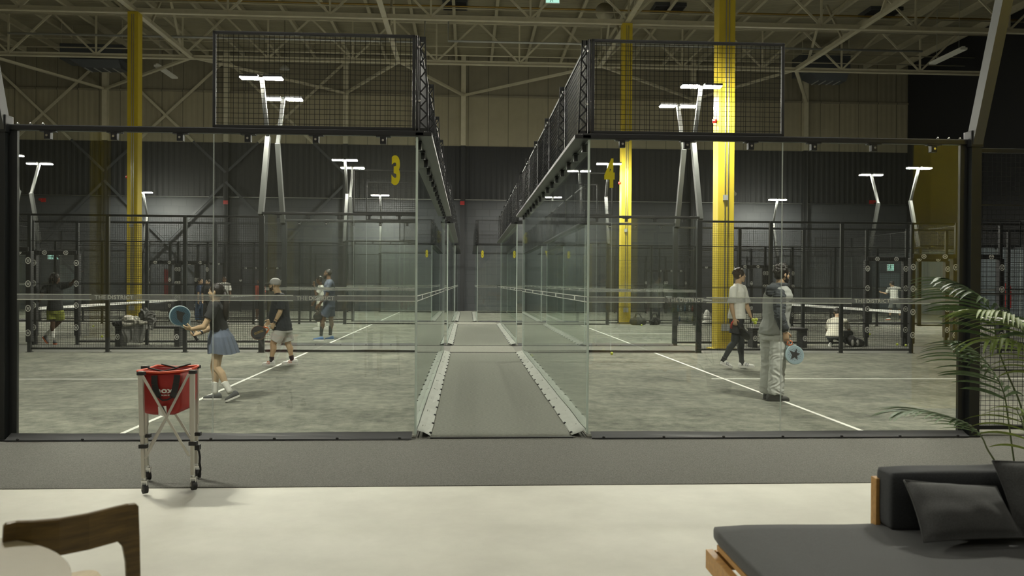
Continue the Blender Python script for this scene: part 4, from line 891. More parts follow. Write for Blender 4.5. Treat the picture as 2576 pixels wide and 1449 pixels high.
def pane(x0, x1, y, label, group, face=-1, number=None, axis='x', clamps=True, decal='text', off=0, ends=(1, 1)):
    """one toughened pane standing in the plane y (axis x) or in the plane x = y (axis y), running x0..x1"""
    lo, hi = min(x0, x1)+.004, max(x0, x1)-.004; L = hi-lo; c = (lo+hi)/2
    T = thing('glass_sheet', label, 'glass panel', (c, y, 0) if axis == 'x' else (y, c, 0), group)
    def add(me, name, par=T, loc=(0,0,0), rz=0):
        o = bpy.data.objects.new(name, me); C.objects.link(o); o.parent = par; o.location = loc; o.rotation_euler = (0, 0, rz); return o
    rz = 0 if axis == 'x' else math.pi/2
    key = 'pane%.3f%s%s' % (L, decal, ends)
    if key not in PANES:
        b = MB(); t = .006; z0, z1 = ZG0, ZG; h = L/2
        b.add([(-h,-t,z0),(h,-t,z0),(h,-t,z1),(-h,-t,z1)], [(0,1,2,3)], 0); b.add([(-h,t,z0),(h,t,z0),(h,t,z1),(-h,t,z1)], [(3,2,1,0)], 0)
        b.add([(-h,-t,z0),(-h,t,z0),(-h,t,z1),(-h,-t,z1)], [(0,3,2,1)], ends[0]); b.add([(h,-t,z0),(h,t,z0),(h,t,z1),(h,-t,z1)], [(0,1,2,3)], ends[1])
        b.add([(-h,-t,z1),(h,-t,z1),(h,t,z1),(-h,t,z1)], [(0,1,2,3)], 1); b.add([(-h,-t,z0),(h,-t,z0),(h,t,z0),(-h,t,z0)], [(3,2,1,0)], 1)
        me = bpy.data.meshes.new('pane'); me.from_pydata(b.v, [], b.f); me.materials.append(M['glass']); me.materials.append(M['edge']); me.polygons.foreach_set('material_index', b.m)
        f = MB(); f.box((-h+.005, -t-.001, 1.372), (h-.005, -t-.0004, 1.428))
        w = MB(); tw = TWH if decal == 'text' else .0
        for z in (1.374, 1.426):
            if decal == 'text':
                w.box((-h+.005, -t-.0022, z-.004), (-tw+off, -t-.0012, z+.004)); w.box((tw+off, -t-.0022, z-.004), (h-.005, -t-.0012, z+.004))
            else: w.box((-h+.005, -t-.0022, z-.0045), (h-.005, -t-.0012, z+.0045))
        if decal != 'text': w.box((-.05, -t-.0022, 1.374), (.05, -t-.0012, 1.426))
        PANES[key] = (me, f.mesh('film', M['frost']), w.mesh('lines', M['film']))
    if axis == 'y' and ends[0] and number is None:
        e = MB(); e.box((-.011, -L/2-.003, ZG0), (.011, -L/2+.008, ZG)); add(e.mesh('edge_strip', M['edge']), 'edge_strip')  # pale strip, the bright lit corner of the glass put into its colour
    me, fm, wm = PANES[key]; fl = 0 if (axis == 'x' and face < 0) else (math.pi if axis == 'x' else (math.pi/2 if face > 0 else -math.pi/2))
    add(me, 'pane', rz=rz); q = add(fm, 'frosted_band', rz=fl); add(wm, 'band_lines', q)
    if decal == 'text':
        add(TX_A, 'lettering', q, (TXA, -.0085, 1.40)); add(TX_B, 'lettering', q, (TXB, -.0085, 1.40))
    if clamps:
        for i in range(3):
            p = -L/2 + L*(i+.5)/3
            cl = add(CLAMP, 'clamp', loc=(p, 0, ZG-.005) if axis == 'x' else (0, p, ZG-.005), rz=fl if axis == 'x' else fl+math.pi); add(BOLT, 'bolt', cl)
    if number: add(number[0], 'court_number', loc=(number[1], face*.0075, number[2]), rz=fl)
    return T
PANES = {}
def wires(L, H, pitch=.05, r=.0019):
    """welded wire grid in the x-z plane, centred on x, from z = 0"""
    b = MB(); n = int(L/pitch); q = [(-1.3*r, 0), (0, -1.3*r), (1.3*r, 0), (0, 1.3*r)]; fs = [(0,1,5,4),(1,2,6,5),(2,3,7,6),(3,0,4,7)]
    for i in range(n+1):
        x = -n*pitch/2 + i*pitch; b.add([(x+a, c, 0) for a, c in q] + [(x+a, c, H) for a, c in q], fs)
    for i in range(int(H/pitch)+1):
        z = i*pitch; b.add([(-L/2, c+2*r, z+a) for a, c in q] + [(L/2, c+2*r, z+a) for a, c in q], [f[::-1] for f in fs])
    return b
WM = {}
def fence(x0, x1, y, z0, z1, label, group, axis='x', frame=True, name='wire_fence', mids=()):
    lo, hi = min(x0, x1), max(x0, x1); L = hi-lo; c = (lo+hi)/2
    T = thing(name, label, 'fence panel', (c, y, z0) if axis == 'x' else (y, c, z0), group); key = (round(L, 3), round(z1-z0, 3), mids, frame)
    if key not in WM:
        w = wires(L, z1-z0).mesh('wire', M['wire']); f = MB(); h = z1-z0; t = .016
        if frame:
            f.box((-L/2, -t, h-.03), (L/2, t, h)); f.box((-L/2, -t, 0), (L/2, t, .03)); f.box((-L/2, -t, 0), (-L/2+.03, t, h)); f.box((L/2-.03, -t, 0), (L/2, t, h))
        else:
            f.box((-L/2, -.025, h-.045), (L/2, .025, h)); f.box((-L/2, -.02, 0), (L/2, .02, .04))
        for m in mids: f.box((-L/2, -.006, m-.008), (L/2, .006, m+.008))
        WM[key] = (w, f.mesh('rail', M['black'], bevel=.005))
    w, f = WM[key]
    for me, nm in ((w, 'wire_mesh'), (f, 'frame')):
        o = bpy.data.objects.new(nm, me); C.objects.link(o); o.parent = T; o.rotation_euler = (0, 0, 0 if axis == 'x' else math.pi/2)
    return T
LAT = None
def lattice(x, y, s, label, group):
    """upright lattice stiffener carrying the raised mesh, standing out over the aisle"""
    global LAT
    if LAT is None:
        b = MB(); H = .95
        b.box((0, -.004, 0), (.014, .004, H)); b.bar((.088, 0, 0), (.055, 0, H), .014, .008, up=(0,1,0)); b.box((0, -.004, H-.05), (.062, .004, H)); b.box((0, -.004, 0), (.09, .004, .03))
        n = 12; pts = []
        for i in range(n+1):
            z = .02 + (H-.07)*i/n; pts.append((.007 if i % 2 else .086-.032*z/H, 0, z))
        for p, q in zip(pts, pts[1:]): b.bar(p, q, .016, .008, up=(0,1,0))
        LAT = [b.mesh('lattice', M['post']), None]; b = MB()
        for z in (.30, .84): b.tube([(.0, -.03, z), (.0, .01, z)], .012, seg=8)
        LAT[1] = b.mesh('bolt', M['chrome'])
    T = thing('lattice_post', label, 'post', (x, y, 3.09), group)
    for me, nm in zip(LAT, ('lattice', 'bolt')):
        o = bpy.data.objects.new(nm, me); C.objects.link(o); o.parent = T; o.rotation_euler = (0, 0, 0 if s > 0 else math.pi)
    return T
def post(x, y, label, group, w=.09, h=3.0):
    T = thing('fence_post', label, 'post', (x, y, 0), group); b = MB(); b.box((x-w/2, y-w/2, 0), (x+w/2, y+w/2, h)); b.build('tube', M['post'], T, bevel=.004)
    b = MB(); b.box((x-w/2-.02, y-w/2-.02, 0), (x+w/2+.02, y+w/2+.02, .012)); b.build('base_plate', M['post'], T); return T
def pole(x, y, s, label, group='floodlight poles'):
    """cranked light pole on a corner post; s = -1 leans out towards the lounge, +1 away"""
    T = thing('floodlight_pole', label, 'light pole', (x, y, 3.0), group)
    b = MB(); p0, p1, p2 = V((x, y, 3.02)), V((x, y+s*.62, 4.85)), V((x, y+s*.02, 6.06))
    b.bar(p0, p1, .105, .13, up=(0,1,0)); b.build('lower_pole', M['pole'], T); b = MB(); b.bar(p1 - (p1-p0).normalized()*.04, p2, .085, .07, up=(0,1,0)); b.build('upper_pole', M['pole'], T)
    for d in (-1, 1):
        h = MB(); h.box((x+d*.055, y-.12, 6.035), (x+d*.46, y+.12, 6.085)); ho = h.build('lamp_head', M['housing'], T, bevel=.006)
        e = MB(); e.box((x+d*.075, y-.105, 6.010), (x+d*.445, y+.105, 6.036)); e.build('diffuser', LAMP, ho)
    return T
NUM = {c: text_mesh(c, .30, M['yellow'], .50, .05, .002) for c in '345678'}
COURTNO = {(0, -1): '3', (0, 1): '4', (1, -1): '5', (1, 1): '6', (2, -1): '7', (2, 1): '8'}
def skirt_run(x0, x1, y, s, m, label, axis='x', both=False, rivets=False, w=.19, h=.065):
    """padded base cover along the foot of a glass wall, held down by pegs"""
    L = abs(x1-x0); c = (x0+x1)/2; T = thing('base_cover', label, 'cover', (c, y, 0) if axis == 'x' else (y, c, 0), 'base covers along the glass'); b = MB(); nseg = max(2, int(L/.5))
    def P(u, v, z): return V((u, y+v, z)) if axis == 'x' else V((y+v, u, z))
    rnd = random.Random(int(x0*100) + int(y*10)); lo = min(x0, x1); sides = (-1, 1) if both else (s,)
    for sd in sides:
        vs = []; fs = []
        for i in range(nseg+1):
            u = lo + L*i/nseg; hh = h + rnd.uniform(-.007, .007)
            vs += [P(u, sd*.012, hh), P(u, sd*w*.55, hh*.62 + rnd.uniform(-.004, .004)), P(u, sd*(w+rnd.uniform(-.008, .008)), .012), P(u, sd*w, .0)]
        for i in range(nseg):
            for j in range(3): fs.append((i*4+j, i*4+j+1, i*4+5+j, i*4+4+j))
        b.add(vs, fs)
    b.build('vinyl_cover', M[m], T)
    pg = MB(); n = int(L/.57)
    for sd in sides:
        for i in range(n+1):
            u = lo + .12 + (L-.24)*i/max(n, 1); pg.ball(P(u, sd*(w-.005), .018), (.016, .016, .013), seg=8, rows=5)
    pg.build('peg', M['rubber'], T, smooth=True)
    if rivets:
        rv = MB(); u = lo + .35
        while u < lo+L-.2:
            for sd in sides:
                for i in range(3):
                    for j in range(4):
                        if rnd.random() < .8: rv.ball(P(u + .045*i, sd*(w*.35 + .02*j), h*.62*.86 - .0105*j + .018), (.006, .006, .004), seg=6, rows=4)
            u += 1.0
        rv.build('rivet', M['skirt'], T)
def court(r, s):
    xi = XL[r] if s < 0 else XR[r]; y0 = ROWS[r]; X = lambda d: xi + s*d
    nm = '%s %s court' % (ROWN[r], SIDE[s]); no = COURTNO[(r, s)]
    def vis(x0, x1, y, z0=0, z1=3): return seen(*[(x0+(x1-x0)*t, y, z) for t in (0, .25, .5, .75, 1) for z in (z0, (z0+z1)/2, z1)], m=20)
    for side, y, face in (('near', y0, -1), ('far', y0+10.0, 1)):
        seq = [0.0, 2.01 if (r, side) == (0, 'near') else 2.0, 3.93 if (r, side) == (0, 'near') else 3.97]
        for end, D in (('inner', lambda d: d), ('outer', lambda d: 20-d)):
            if not vis(X(D(0)), X(D(4)), y): continue
            for i in (0, 1):
                if not vis(X(D(seq[i])), X(D(seq[i+1])), y): continue
                num = None
                if end == 'inner' and i == 0 and face < 0:
                    num = (NUM[no], (xi + s*(.21 if r == 0 else .20)) - (X(seq[0])+X(seq[1]))/2, 2.69)
                w = ('aisle', 'second from aisle')[i] if end == 'inner' else ('outermost', 'second outermost')[i]
                extra = ', yellow %s on it' % no if num else ''
                pane(X(D(seq[i])), X(D(seq[i+1])), y, 'clear glass panel, %s side of %s, %s panel%s' % (side, nm, w, extra), 'glass panels of the %s' % nm, face, num, clamps=(r < 2))
            a, c = X(D(-.075)), X(D(4.0)); b = MB(); b.box((min(a, c), y-.035, 3.032), (max(a, c), y+.035, 3.088))
            tag(b.build('top_beam', M['black'], bevel=.010), 'black beam over the glass, %s side of %s, %s end' % (side, nm, end), 'beam', 'beams over the glass')
            fence(X(D(.02)), X(D(2.02)), y, 3.09, 4.05, 'raised black mesh over the glass, %s side of %s, %s end' % (side, nm, end), 'raised mesh panels', name='raised_mesh')
            skirt_run(X(D(.03)), X(D(3.95)), y, face, 'skirt_shaded', 'shade-darkened cover along the glass foot, %s side of %s, %s end' % (side, nm, end), w=.13, h=.055)
            if r == 0 and side == 'near':
                for t, wd in ((4.0, .11),): T = post(X(t+.03), y-.03, 'thick black post carrying a light pole, near side of %s' % nm, 'glass end posts', wd)
                b = MB(); xx = X(3.945); b.box((xx-.045, y-.01, 0), (xx+.045, y+.03, 3.03)); b.build('flange', M['post'], T)
                b = MB(); xx = X(4.03); b.box((xx-.07, y-.10, 3.0), (xx+.07, y+.04, 3.17)); b.build('cap_bracket', M['black'], T, bevel=.012)
                b = MB()
                for i in range(3): b.ball((X(3.9-.12*i), y, 3.10), .014, seg=8, rows=6)
                b.build('bolt', M['chrome'], T, smooth=True)
            else: post(X(D(4.0)), y, 'black post where the glass stops, %s side of %s, %s end' % (side, nm, end), 'glass end posts', .11)
            if vis(X(D(4)), X(D(4)), y, 3, 6.2) or (r == 0 and end == 'inner'):
                pole(X(D(4.03)), y - (.03 if side == 'near' else -.03), -1 if side == 'near' else 1, 'cranked pole with twin lamps, %s side of %s, %s end' % (side, nm, end))
        # mesh bays, gate openings and posts
        st = [4.0, 5.65, 7.3, 8.95, 9.95, 10.05, 11.05, 12.7, 14.35, 16.0]
        for i in range(len(st)-1):
            a, c = st[i], st[i+1]; gate = (i in (3, 5))
            if not vis(X(a), X(c), y): continue
            lab = 'black wire mesh bay, %s side of %s, %s from the aisle' % (side, nm, ORD[i if i < 3 else i-3] if not gate else '')
            g = 'mesh bays of the %s' % nm
            if i == 4: continue
            if gate: fence(X(a), X(c), y, 2.24, 3.0, 'mesh strip above the %s gateway, %s side of %s' % ({3: 'first', 5: 'second'}[i], side, nm), 'mesh above the gateways', frame=False)
            else: fence(X(a), X(c), y, .06, 3.0, lab, g, frame=False, mids=(.62, 1.42, 2.35))
        for i, d in enumerate(st[1:-1]):
            if not vis(X(d)-.1, X(d)+.1, y) or d == 10.05: continue
            post(X(d) if d != 9.95 else X(10.0), y, 'black mesh post, %s side of %s, %s after the glass' % (side, nm, ORD[i]), 'mesh posts', .07)
        for gi, (a, c) in enumerate(((8.95, 9.95), (10.05, 11.05))):
            if not vis(X(a), X(c), y): continue
            T = thing('gate_padding', 'black padding with ring badges, %s gateway, %s side of %s' % (('first', 'second')[gi], side, nm), 'padding', (X((a+c)/2), y, 0), 'gateway padding')
            fd = -1
            for d in (a, c):
                b = MB(); b.box((X(d)-.055, y-.065, .22), (X(d)+.055, y+.065, 2.19)); po = b.build('post_pad', M['pad'], T, bevel=.02)
                for z in ((.42, .95, 1.48, 1.98) if r < 2 else (.6, 1.6)):
                    o = bpy.data.objects.new('ring_badge', BADGE); C.objects.link(o); o.parent = po; o.location = (X(d) - T.location.x, -.068, z)
            b = MB(); b.box((min(X(a), X(c)), y-.06, 2.17), (max(X(a), X(c)), y+.06, 2.28)); po = b.build('lintel_pad', M['pad'], T, bevel=.02)
            for d in (.25, .75):
                o = bpy.data.objects.new('ring_badge', BADGE); C.objects.link(o); o.parent = po; o.location = (X(a+(c-a)*d) - T.location.x, -.063, 2.225); o.scale = (1, 1, .7)
    # end walls
    for end, x, so in (('inner', xi, -s), ('outer', X(20), s)):
        if not vis(x, x, y0) and not seen(*[(x, y0+10*t/8, z) for t in range(9) for z in (0, 1.5, 3)], m=10): continue
        where = 'aisle wall of %s' % nm if end == 'inner' else 'outer wall of %s' % nm
        for i in range(5):
            a = y0+2*i
            if not seen((x, a, 1), (x, a+1, 1), (x, a+2, 1), m=10): continue
            pane(a, a+2, x, 'clear glass panel in the %s, %s from the front' % (where, ORD[i]), 'glass panels of the %s' % where, face=1 if so > 0 else -1, axis='y', decal='block', clamps=(r == 0 and end == 'inner'), ends=(int(i == 0), int(i == 4)))
            fence(a, a+2, x, 3.09, 4.05, 'raised black mesh over the %s, %s from the front' % (where, ORD[i]), 'raised mesh panels', axis='y', name='raised_mesh')
        b = MB(); a, c = (x-.02*so, x+so*.15); b.box((min(a, c), y0-.035, 3.034), (max(a, c), y0+10.03, 3.075)); tag(b.build('top_beam', M['black'], bevel=.008), 'wide black top plate along the %s' % where, 'beam', 'beams over the glass')
        for i in range(6): lattice(x+so*.02, y0+.01+1.995*i, so, 'black lattice stiffener over the %s, %s from the front' % (where, ORD[i]), 'lattice stiffeners')
        if end == 'inner': skirt_run(y0+.03, y0+9.97, x, so, 'skirt', 'pale grey riveted cover along the foot of the %s' % where, axis='y', rivets=True, w=.15, h=.06)
    # net
    xn = X(10)
    if seen((xn, y0+.1, .8), (xn, y0+5, .8), (xn, y0+9.9, .8), m=0):
        T = thing('padel_net', 'black padel net with white tape across the %s' % nm, 'net', (xn, y0+5, 0), 'padel nets')
        w = wires(9.8, .86, .045, .0012); w.v = [(xn+q[1], y0+5+q[0], q[2]+.02) for q in w.v]; w.build('net_mesh', M['net'], T)
        b = MB(); b.box((xn-.008, y0+.12, .83), (xn+.008, y0+9.88, .90)); tp = b.build('tape', M['tape'], T)
        b = MB(); yy = y0+.3
        while yy < y0+9.8:
            for sx in (-1, 1):
                for j in range(3): b.prism([(-.016+.011*j, -.014), (-.009+.011*j, -.014), (-.013+.011*j+.009, .006+.007*j), (-.020+.011*j+.009, .006+.007*j)], .001, (xn+sx*.0088, yy, .865), (0,1,0), (0,0,1), (1,0,0))
            yy += .48
        b.build('tape_mark', M['rubber'], tp)
        for yy in (y0+.06, y0+9.94):
            b = MB(); b.box((xn-.06, yy-.05, 0), (xn+.06, yy+.05, .93)); b.build('net_post', M['pad'], T, bevel=.008)
for r_ in range(3):
    for s_ in (-1, 1): court(r_, s_)
# ------------------------------------------------------------------ ball trolley
def trolley():
    FL, FR, BL, BR = atz(361, 1242), atz(484, 1233), atz(369, 1208), atz(494, 1202)
    c = (FL+FR+BL+BR)/4; T = thing('ball_trolley', 'red ball basket on a silver folding trolley with castors', 'ball basket', c)
    ztop = at(354, 934, FL.y).z; wr = .034
    tops = [at(354, 934, FL.y), at(484, 934, FR.y), at(364, 921, BL.y), at(494, 917, BR.y)]; feet = [FL, FR, BL, BR]
    for p in tops: p.z = ztop
    for f, t in zip(feet, tops):
        lo = V((f.x, f.y, .115)); mid = lo.lerp(t, .40)
        b = MB(); b.bar(lo, t, .024, .024, up=(0,1,0)); b.bar(mid, t, .034, .030, up=(0,1,0)); leg = b.build('leg', M['alu'], T, bevel=.002)
        b = MB(); w = mid.lerp(lo, .25); b.box((w.x-.022, w.y-.022, w.z-.014), (w.x+.034, w.y+.022, w.z+.014)); b.build('clip', M['rubber'], leg)
        b = MB(); b.box((t.x-.022, t.y-.02, t.z-.028), (t.x+.03, t.y+.02, t.z-.004)); b.build('rim_bracket', M['rubber'], leg)
        b = MB(); q = V((f.x+.008, f.y+.006, wr)); b.tube([q + V((-.012, -.010, 0)), q + V((.012, .010, 0))], [wr, wr], seg=24); wh = b.build('castor_wheel', M['rubber'], T, smooth=False)
        b = MB(); b.box((q.x-.020, q.y-.012, wr-.006), (q.x-.015, q.y+.014, .092)); b.box((q.x+.015, q.y-.012, wr-.006), (q.x+.020, q.y+.014, .092)); b.box((q.x-.022, q.y-.018, .084), (q.x+.022, q.y+.018, .098)); b.tube([(q.x, q.y, .095), (q.x, q.y, .118)], .012); b.build('castor_fork', M['chrome'], wh)
    def X(a, b_, off):
        for (p, q) in ((a, b_), (b_, a)):
            m = MB(); m.bar(tops[p] + V((.02 if p in (0, 2) else -.02, off, -.03)), V((feet[q].x, feet[q].y, 0)) + V((-.02 if q in (1, 3) else .02, off, .262)), .017, .010, up=(0,1,0)); m.build('cross_brace', M['alu'], T)
    X(0, 1, -.02); X(2, 3, .012)
    # bag: rounded rectangular sack
    cx = sum((p.x for p in tops), 0)/4; cy = sum((p.y for p in tops), 0)/4; hw = (tops[1].x-tops[0].x)/2-.010; hd = (tops[2].y-tops[0].y)/2-.012; n = 64
    def ring(sx, sy, z, sag=0, e=14.0):
        out = []
        for i in range(n):
            t = 2*math.pi*i/n; c_, s_ = math.cos(t), math.sin(t); x = math.copysign(abs(c_)**(2/e), c_); y = math.copysign(abs(s_)**(2/e), s_)
            out.append(V((cx+x*hw*sx, cy+y*hd*sy, z - sag*(1-abs(x))*(1 if abs(y) > .8 else 0) - sag*.7*(1-abs(y))*(1 if abs(x) > .8 else 0))))
        return out
    H = ztop-at(354, 1047, FL.y).z; prof = [(1.0, 1.0, 0, .012), (.985, .985, .2, 0), (.97, .97, .5, 0), (.955, .95, .75, 0), (.90, .90, .86, 0), (.74, .78, .95, 0), (.50, .55, 1.0, 0), (.1, .1, 1.0, 0)]
    rr = [ring(a, d, ztop-.012-H*t, sg) for a, d, t, sg in prof]; ri = [ring(a*.975, d*.97, ztop-.012-H*t*.985, sg) for a, d, t, sg in prof]
    vs = sum(rr, []) + sum(ri, []); fs = []; K = len(prof)
    for q in range(2):
        for k in range(K-1):
            for i in range(n):
                j = (i+1) % n; b0 = q*K*n; f = (b0+k*n+i, b0+k*n+j, b0+(k+1)*n+j, b0+(k+1)*n+i); fs.append(f if q else f[::-1])
    for i in range(n): j = (i+1) % n; fs.append((i, j, K*n+j, K*n+i))
    fs.append(tuple((K-1)*n+i for i in range(n))); fs.append(tuple((2*K-1)*n+i for i in reversed(range(n))))
    b = MB(); b.add(vs, fs); bag = b.build('basket_bag', M['bag'], T, smooth=True)
    b = MB(); r0 = ring(1.03, 1.03, ztop-.004, .012); b.tube(r0 + [r0[0]], .009, seg=6); b.build('orange_rim', M['bagrim'], bag, smooth=True)
    yf = cy-hd*.985-.006
    fpx = lambda x, y: at(300+x/3.8125, 880+y/3.8125, yf)
    for pts in ([(340, 245), (345, 330), (362, 400), (382, 452)], [(560, 240), (552, 320), (535, 400), (510, 455)]):
        b = MB(); P3 = [fpx(*p) + V((0, -.006-.008*(i in (1, 2)), 0)) for i, p in enumerate(pts)]
        for p, q in zip(P3, P3[1:]): b.bar(p, q, .045, .004, up=(0, 1, 0))
        b.build('carry_strap', M['rubber'], bag)
    b = MB(); P3 = [fpx(*p) + V((0, -.012, 0)) for p in ((382, 452), (420, 482), (465, 478), (510, 455))]; b.tube(P3, .006, seg=6); b.build('strap_loop', M['rubber'], bag, smooth=True)
    for p0 in (0, 1):
        b = MB(); yy = cy + (hd*.8 if p0 else -hd*.6); b.tube([(cx-hw*.7, yy, ztop+.012), (cx-hw*.4, yy, ztop-.0), (cx, yy, ztop-.015), (cx+hw*.4, yy, ztop), (cx+hw*.7, yy, ztop+.014)], .006, seg=6); b.build('rim_cord', M['rubber'], bag, smooth=True)
    p = fpx(438, 396); me = text_mesh('nox', .031, M['white'], 1.35, .03, .002, 1.05); o = put(me, 'lettering', p + V((0, -.004, 0)), None); o.parent = bag; shift2(o, bag)
    p = fpx(445, 435); me = text_mesh('as you im', .014, M['white'], 1.1, .02, .002); o = put(me, 'small_lettering', p + V((0, -.004, 0)), None); o.parent = bag; shift2(o, bag)
    b = MB(); q = fpx(420, 580) + V((0, -.016, 0)); b.prism([(-.03, .03), (.03, .035), (.034, -.02), (.012, -.045), (-.026, -.03)], .006, q, (1,0,0), (0,0,1), (0,1,0)); b.build('centre_badge', M['chrome'], T)
    b = MB(); q = tops[3].lerp(feet[3], .78) + V((.03, -.03, .02)); pts = [V((q.x+dx, q.y, q.z-dz)) for dx, dz in ((-.015, -.03), (.0, .0), (.008, .05), (.004, .09), (.013, .14), (.006, .18), (.008, .21))]
    for p, r in zip(pts, pts[1:]): b.bar(p, r, .016, .005, up=(0, 1, 0))
    b.box((q.x-.045, q.y-.01, q.z+.01), (q.x+.005, q.y+.035, q.z+.05)); b.build('hanging_strap', M['rubber'], T)
def shift2(o, parent):
    wm = Matrix.Identity(4); q = parent
    while q is not None: wm = q.matrix_basis @ wm; q = q.parent
    o.location = wm.inverted() @ V(o.location)
trolley()
# ------------------------------------------------------------------ lounge furniture
def chair():
    zt = .80; path = [atz(px, py, zt) for px, py in ((38, 1312), (80, 1311), (150, 1305), (225, 1292), (290, 1276), (325, 1268))]
    A, B = path[0], path[-1]; u = (B-A).normalized(); u.z = 0; n = V((-u.y, u.x, 0)); W = (B-A).length; c = (A+B)/2
    T = thing('dining_chair', 'dark wooden dining chair seen from behind, beside the round table', 'chair', (c.x, c.y, 0))
    b = MB(); h, t = .115, .020; vs = []; fs = []
    fine = []
    for p, q in zip(path, path[1:]):
        for i in range(4): fine.append(p.lerp(q, i/4))
    fine.append(path[-1])
    for i, p in enumerate(fine):
        d = (fine[min(i+1, len(fine)-1)]-fine[max(i-1, 0)]).normalized(); m = V((-d.y, d.x, 0))
        for dz, dn in ((0, 0), (.004, .006), (.004, t-.004), (0, t), (-h, t), (-h-.003, t*.5), (-h, 0)): vs.append(p + V((0, 0, dz-.004)) + m*dn)
    k = 7
    for i in range(len(fine)-1):
        for j in range(k): fs.append((i*k+j, i*k+(j+1) % k, (i+1)*k+(j+1) % k, (i+1)*k+j))
    fs.append(tuple(range(k))); fs.append(tuple((len(fine)-1)*k+j for j in reversed(range(k))))
    b.add(vs, fs); b.build('backrest', M['walnut'], T, smooth=False)
    for s, e in ((-1, A), (1, B)):                 # rear legs sweep up into the rail with a curved gusset
        b = MB(); e0 = e + u*s*.005
        prof = [(-.020, -.002), (.018, -.003), (.026, -.013), (.030, -.12), (.034, -.30), (.040, -.80), (.010, -.80), (-.008, -.32), (-.014, -.20), (-.024, -.145), (-.045, -.119), (-.085, -.114), (-.085, -.100), (-.022, -.09)]
        b.prism([(x*s, z) for x, z in prof], .026, e0 + n*.012 + V((0, 0, 0)), u, V((0, 0, 1)), n); b.build('rear_leg', M['walnut'], T, bevel=.004)
    zs = .45; f = c + n*.255; hwid = W/2-.005; poly = []
    for sx, sy in ((-1, -1), (1, -1), (1, 1), (-1, 1)):
        for i in range(5):
            a = {(-1, -1): math.pi, (1, -1): 1.5*math.pi, (1, 1): 0, (-1, 1): .5*math.pi}[(sx, sy)] + i*math.pi/8; r = .05
            poly.append((sx*(hwid-r) + r*math.cos(a), sy*(.225-r) + r*math.sin(a)))
    b = MB(); b.prism(poly, .028, V((f.x, f.y, zs-.014)), u, n, V((0, 0, 1))); b.build('seat', M['oak'], T, bevel=.006)
    for s in (-1, 1):
        q = f + u*s*(hwid-.03) + n*.19; b = MB(); b.tube([(q.x, q.y, 0), (q.x, q.y, .42)], [.014, .02], seg=12); b.build('front_leg', M['walnut'], T, smooth=True)
        p = c + u*s*(hwid-.01) + n*.03; b = MB(); b.bar((p.x, p.y, .40), (q.x, q.y, .40), .02, .05); b.build('seat_rail', M['walnut'], T)
chair()
def round_table():
    zt = .74; a, b_, c_ = [atz(px, py, zt) for px, py in ((-8, 1352), (130, 1384), (180, 1449))]
    d = 2*(a.x*(b_.y-c_.y) + b_.x*(c_.y-a.y) + c_.x*(a.y-b_.y)); q = lambda p: p.x*p.x+p.y*p.y
    ux = (q(a)*(b_.y-c_.y) + q(b_)*(c_.y-a.y) + q(c_)*(a.y-b_.y))/d; uy = (q(a)*(c_.x-b_.x) + q(b_)*(a.x-c_.x) + q(c_)*(b_.x-a.x))/d
    R = math.hypot(a.x-ux, a.y-uy); print('table', ux, uy, R)
    T = thing('round_table', 'round beige café table at the lower left corner', 'table', (ux, uy, 0))
    b = MB(); b.tube([(ux, uy, zt-.03), (ux, uy, zt-.012), (ux, uy, zt)], [R-.02, R, R], seg=72); b.build('table_top', M['table'], T)
    b = MB(); b.tube([(ux, uy, .02), (ux, uy, zt-.03)], .045, seg=20); b.build('pedestal', M['black'], T, smooth=True)
    b = MB(); b.tube([(ux, uy, 0), (ux, uy, .02)], [.28, .26], seg=40); b.build('base', M['black'], T)
round_table()
def soft_box(lo, hi, r, m, name, parent, crown=0.0, seg=10, lumps=0.004):
    """upholstered block: rounded edges, slightly crowned faces"""
    lo, hi = V(lo), V(hi); c = (lo+hi)/2; h = (hi-lo)/2; bm = bmesh.new(); bmesh.ops.create_cube(bm, size=2); bmesh.ops.subdivide_edges(bm, edges=bm.edges[:], cuts=seg, use_grid_fill=True)
    for v in bm.verts:
        p = V((v.co.x*h.x, v.co.y*h.y, v.co.z*h.z)); inner = V((max(-h.x+r, min(h.x-r, p.x)), max(-h.y+r, min(h.y-r, p.y)), max(-h.z+r, min(h.z-r, p.z))))
        d = p-inner; p = inner + (d.normalized()*r if d.length > r*.999 and d.length > 1e-6 else d)
        u = v.co; bl = (1-u.x**4)*(1-u.y**4)*(1-u.z**4)
        if crown:
            ax = max(range(3), key=lambda i: abs(u[i])); others = [u[i] for i in range(3) if i != ax]; k = (1-others[0]**4)*(1-others[1]**4); p[ax] += math.copysign(crown*k, u[ax])
        p += V((0, 0, lumps*noise.noise(V((p.x*4+c.x, p.y*4, p.z*4)))))
        v.co = c + p
    me = bpy.data.meshes.new(name); bm.to_mesh(me); bm.free(); me.materials.append(m); me.polygons.foreach_set('use_smooth', [True]*len(me.polygons))
    o = bpy.data.objects.new(name, me); C.objects.link(o)
    if parent: o.parent = parent; shift(o, parent)
    return o
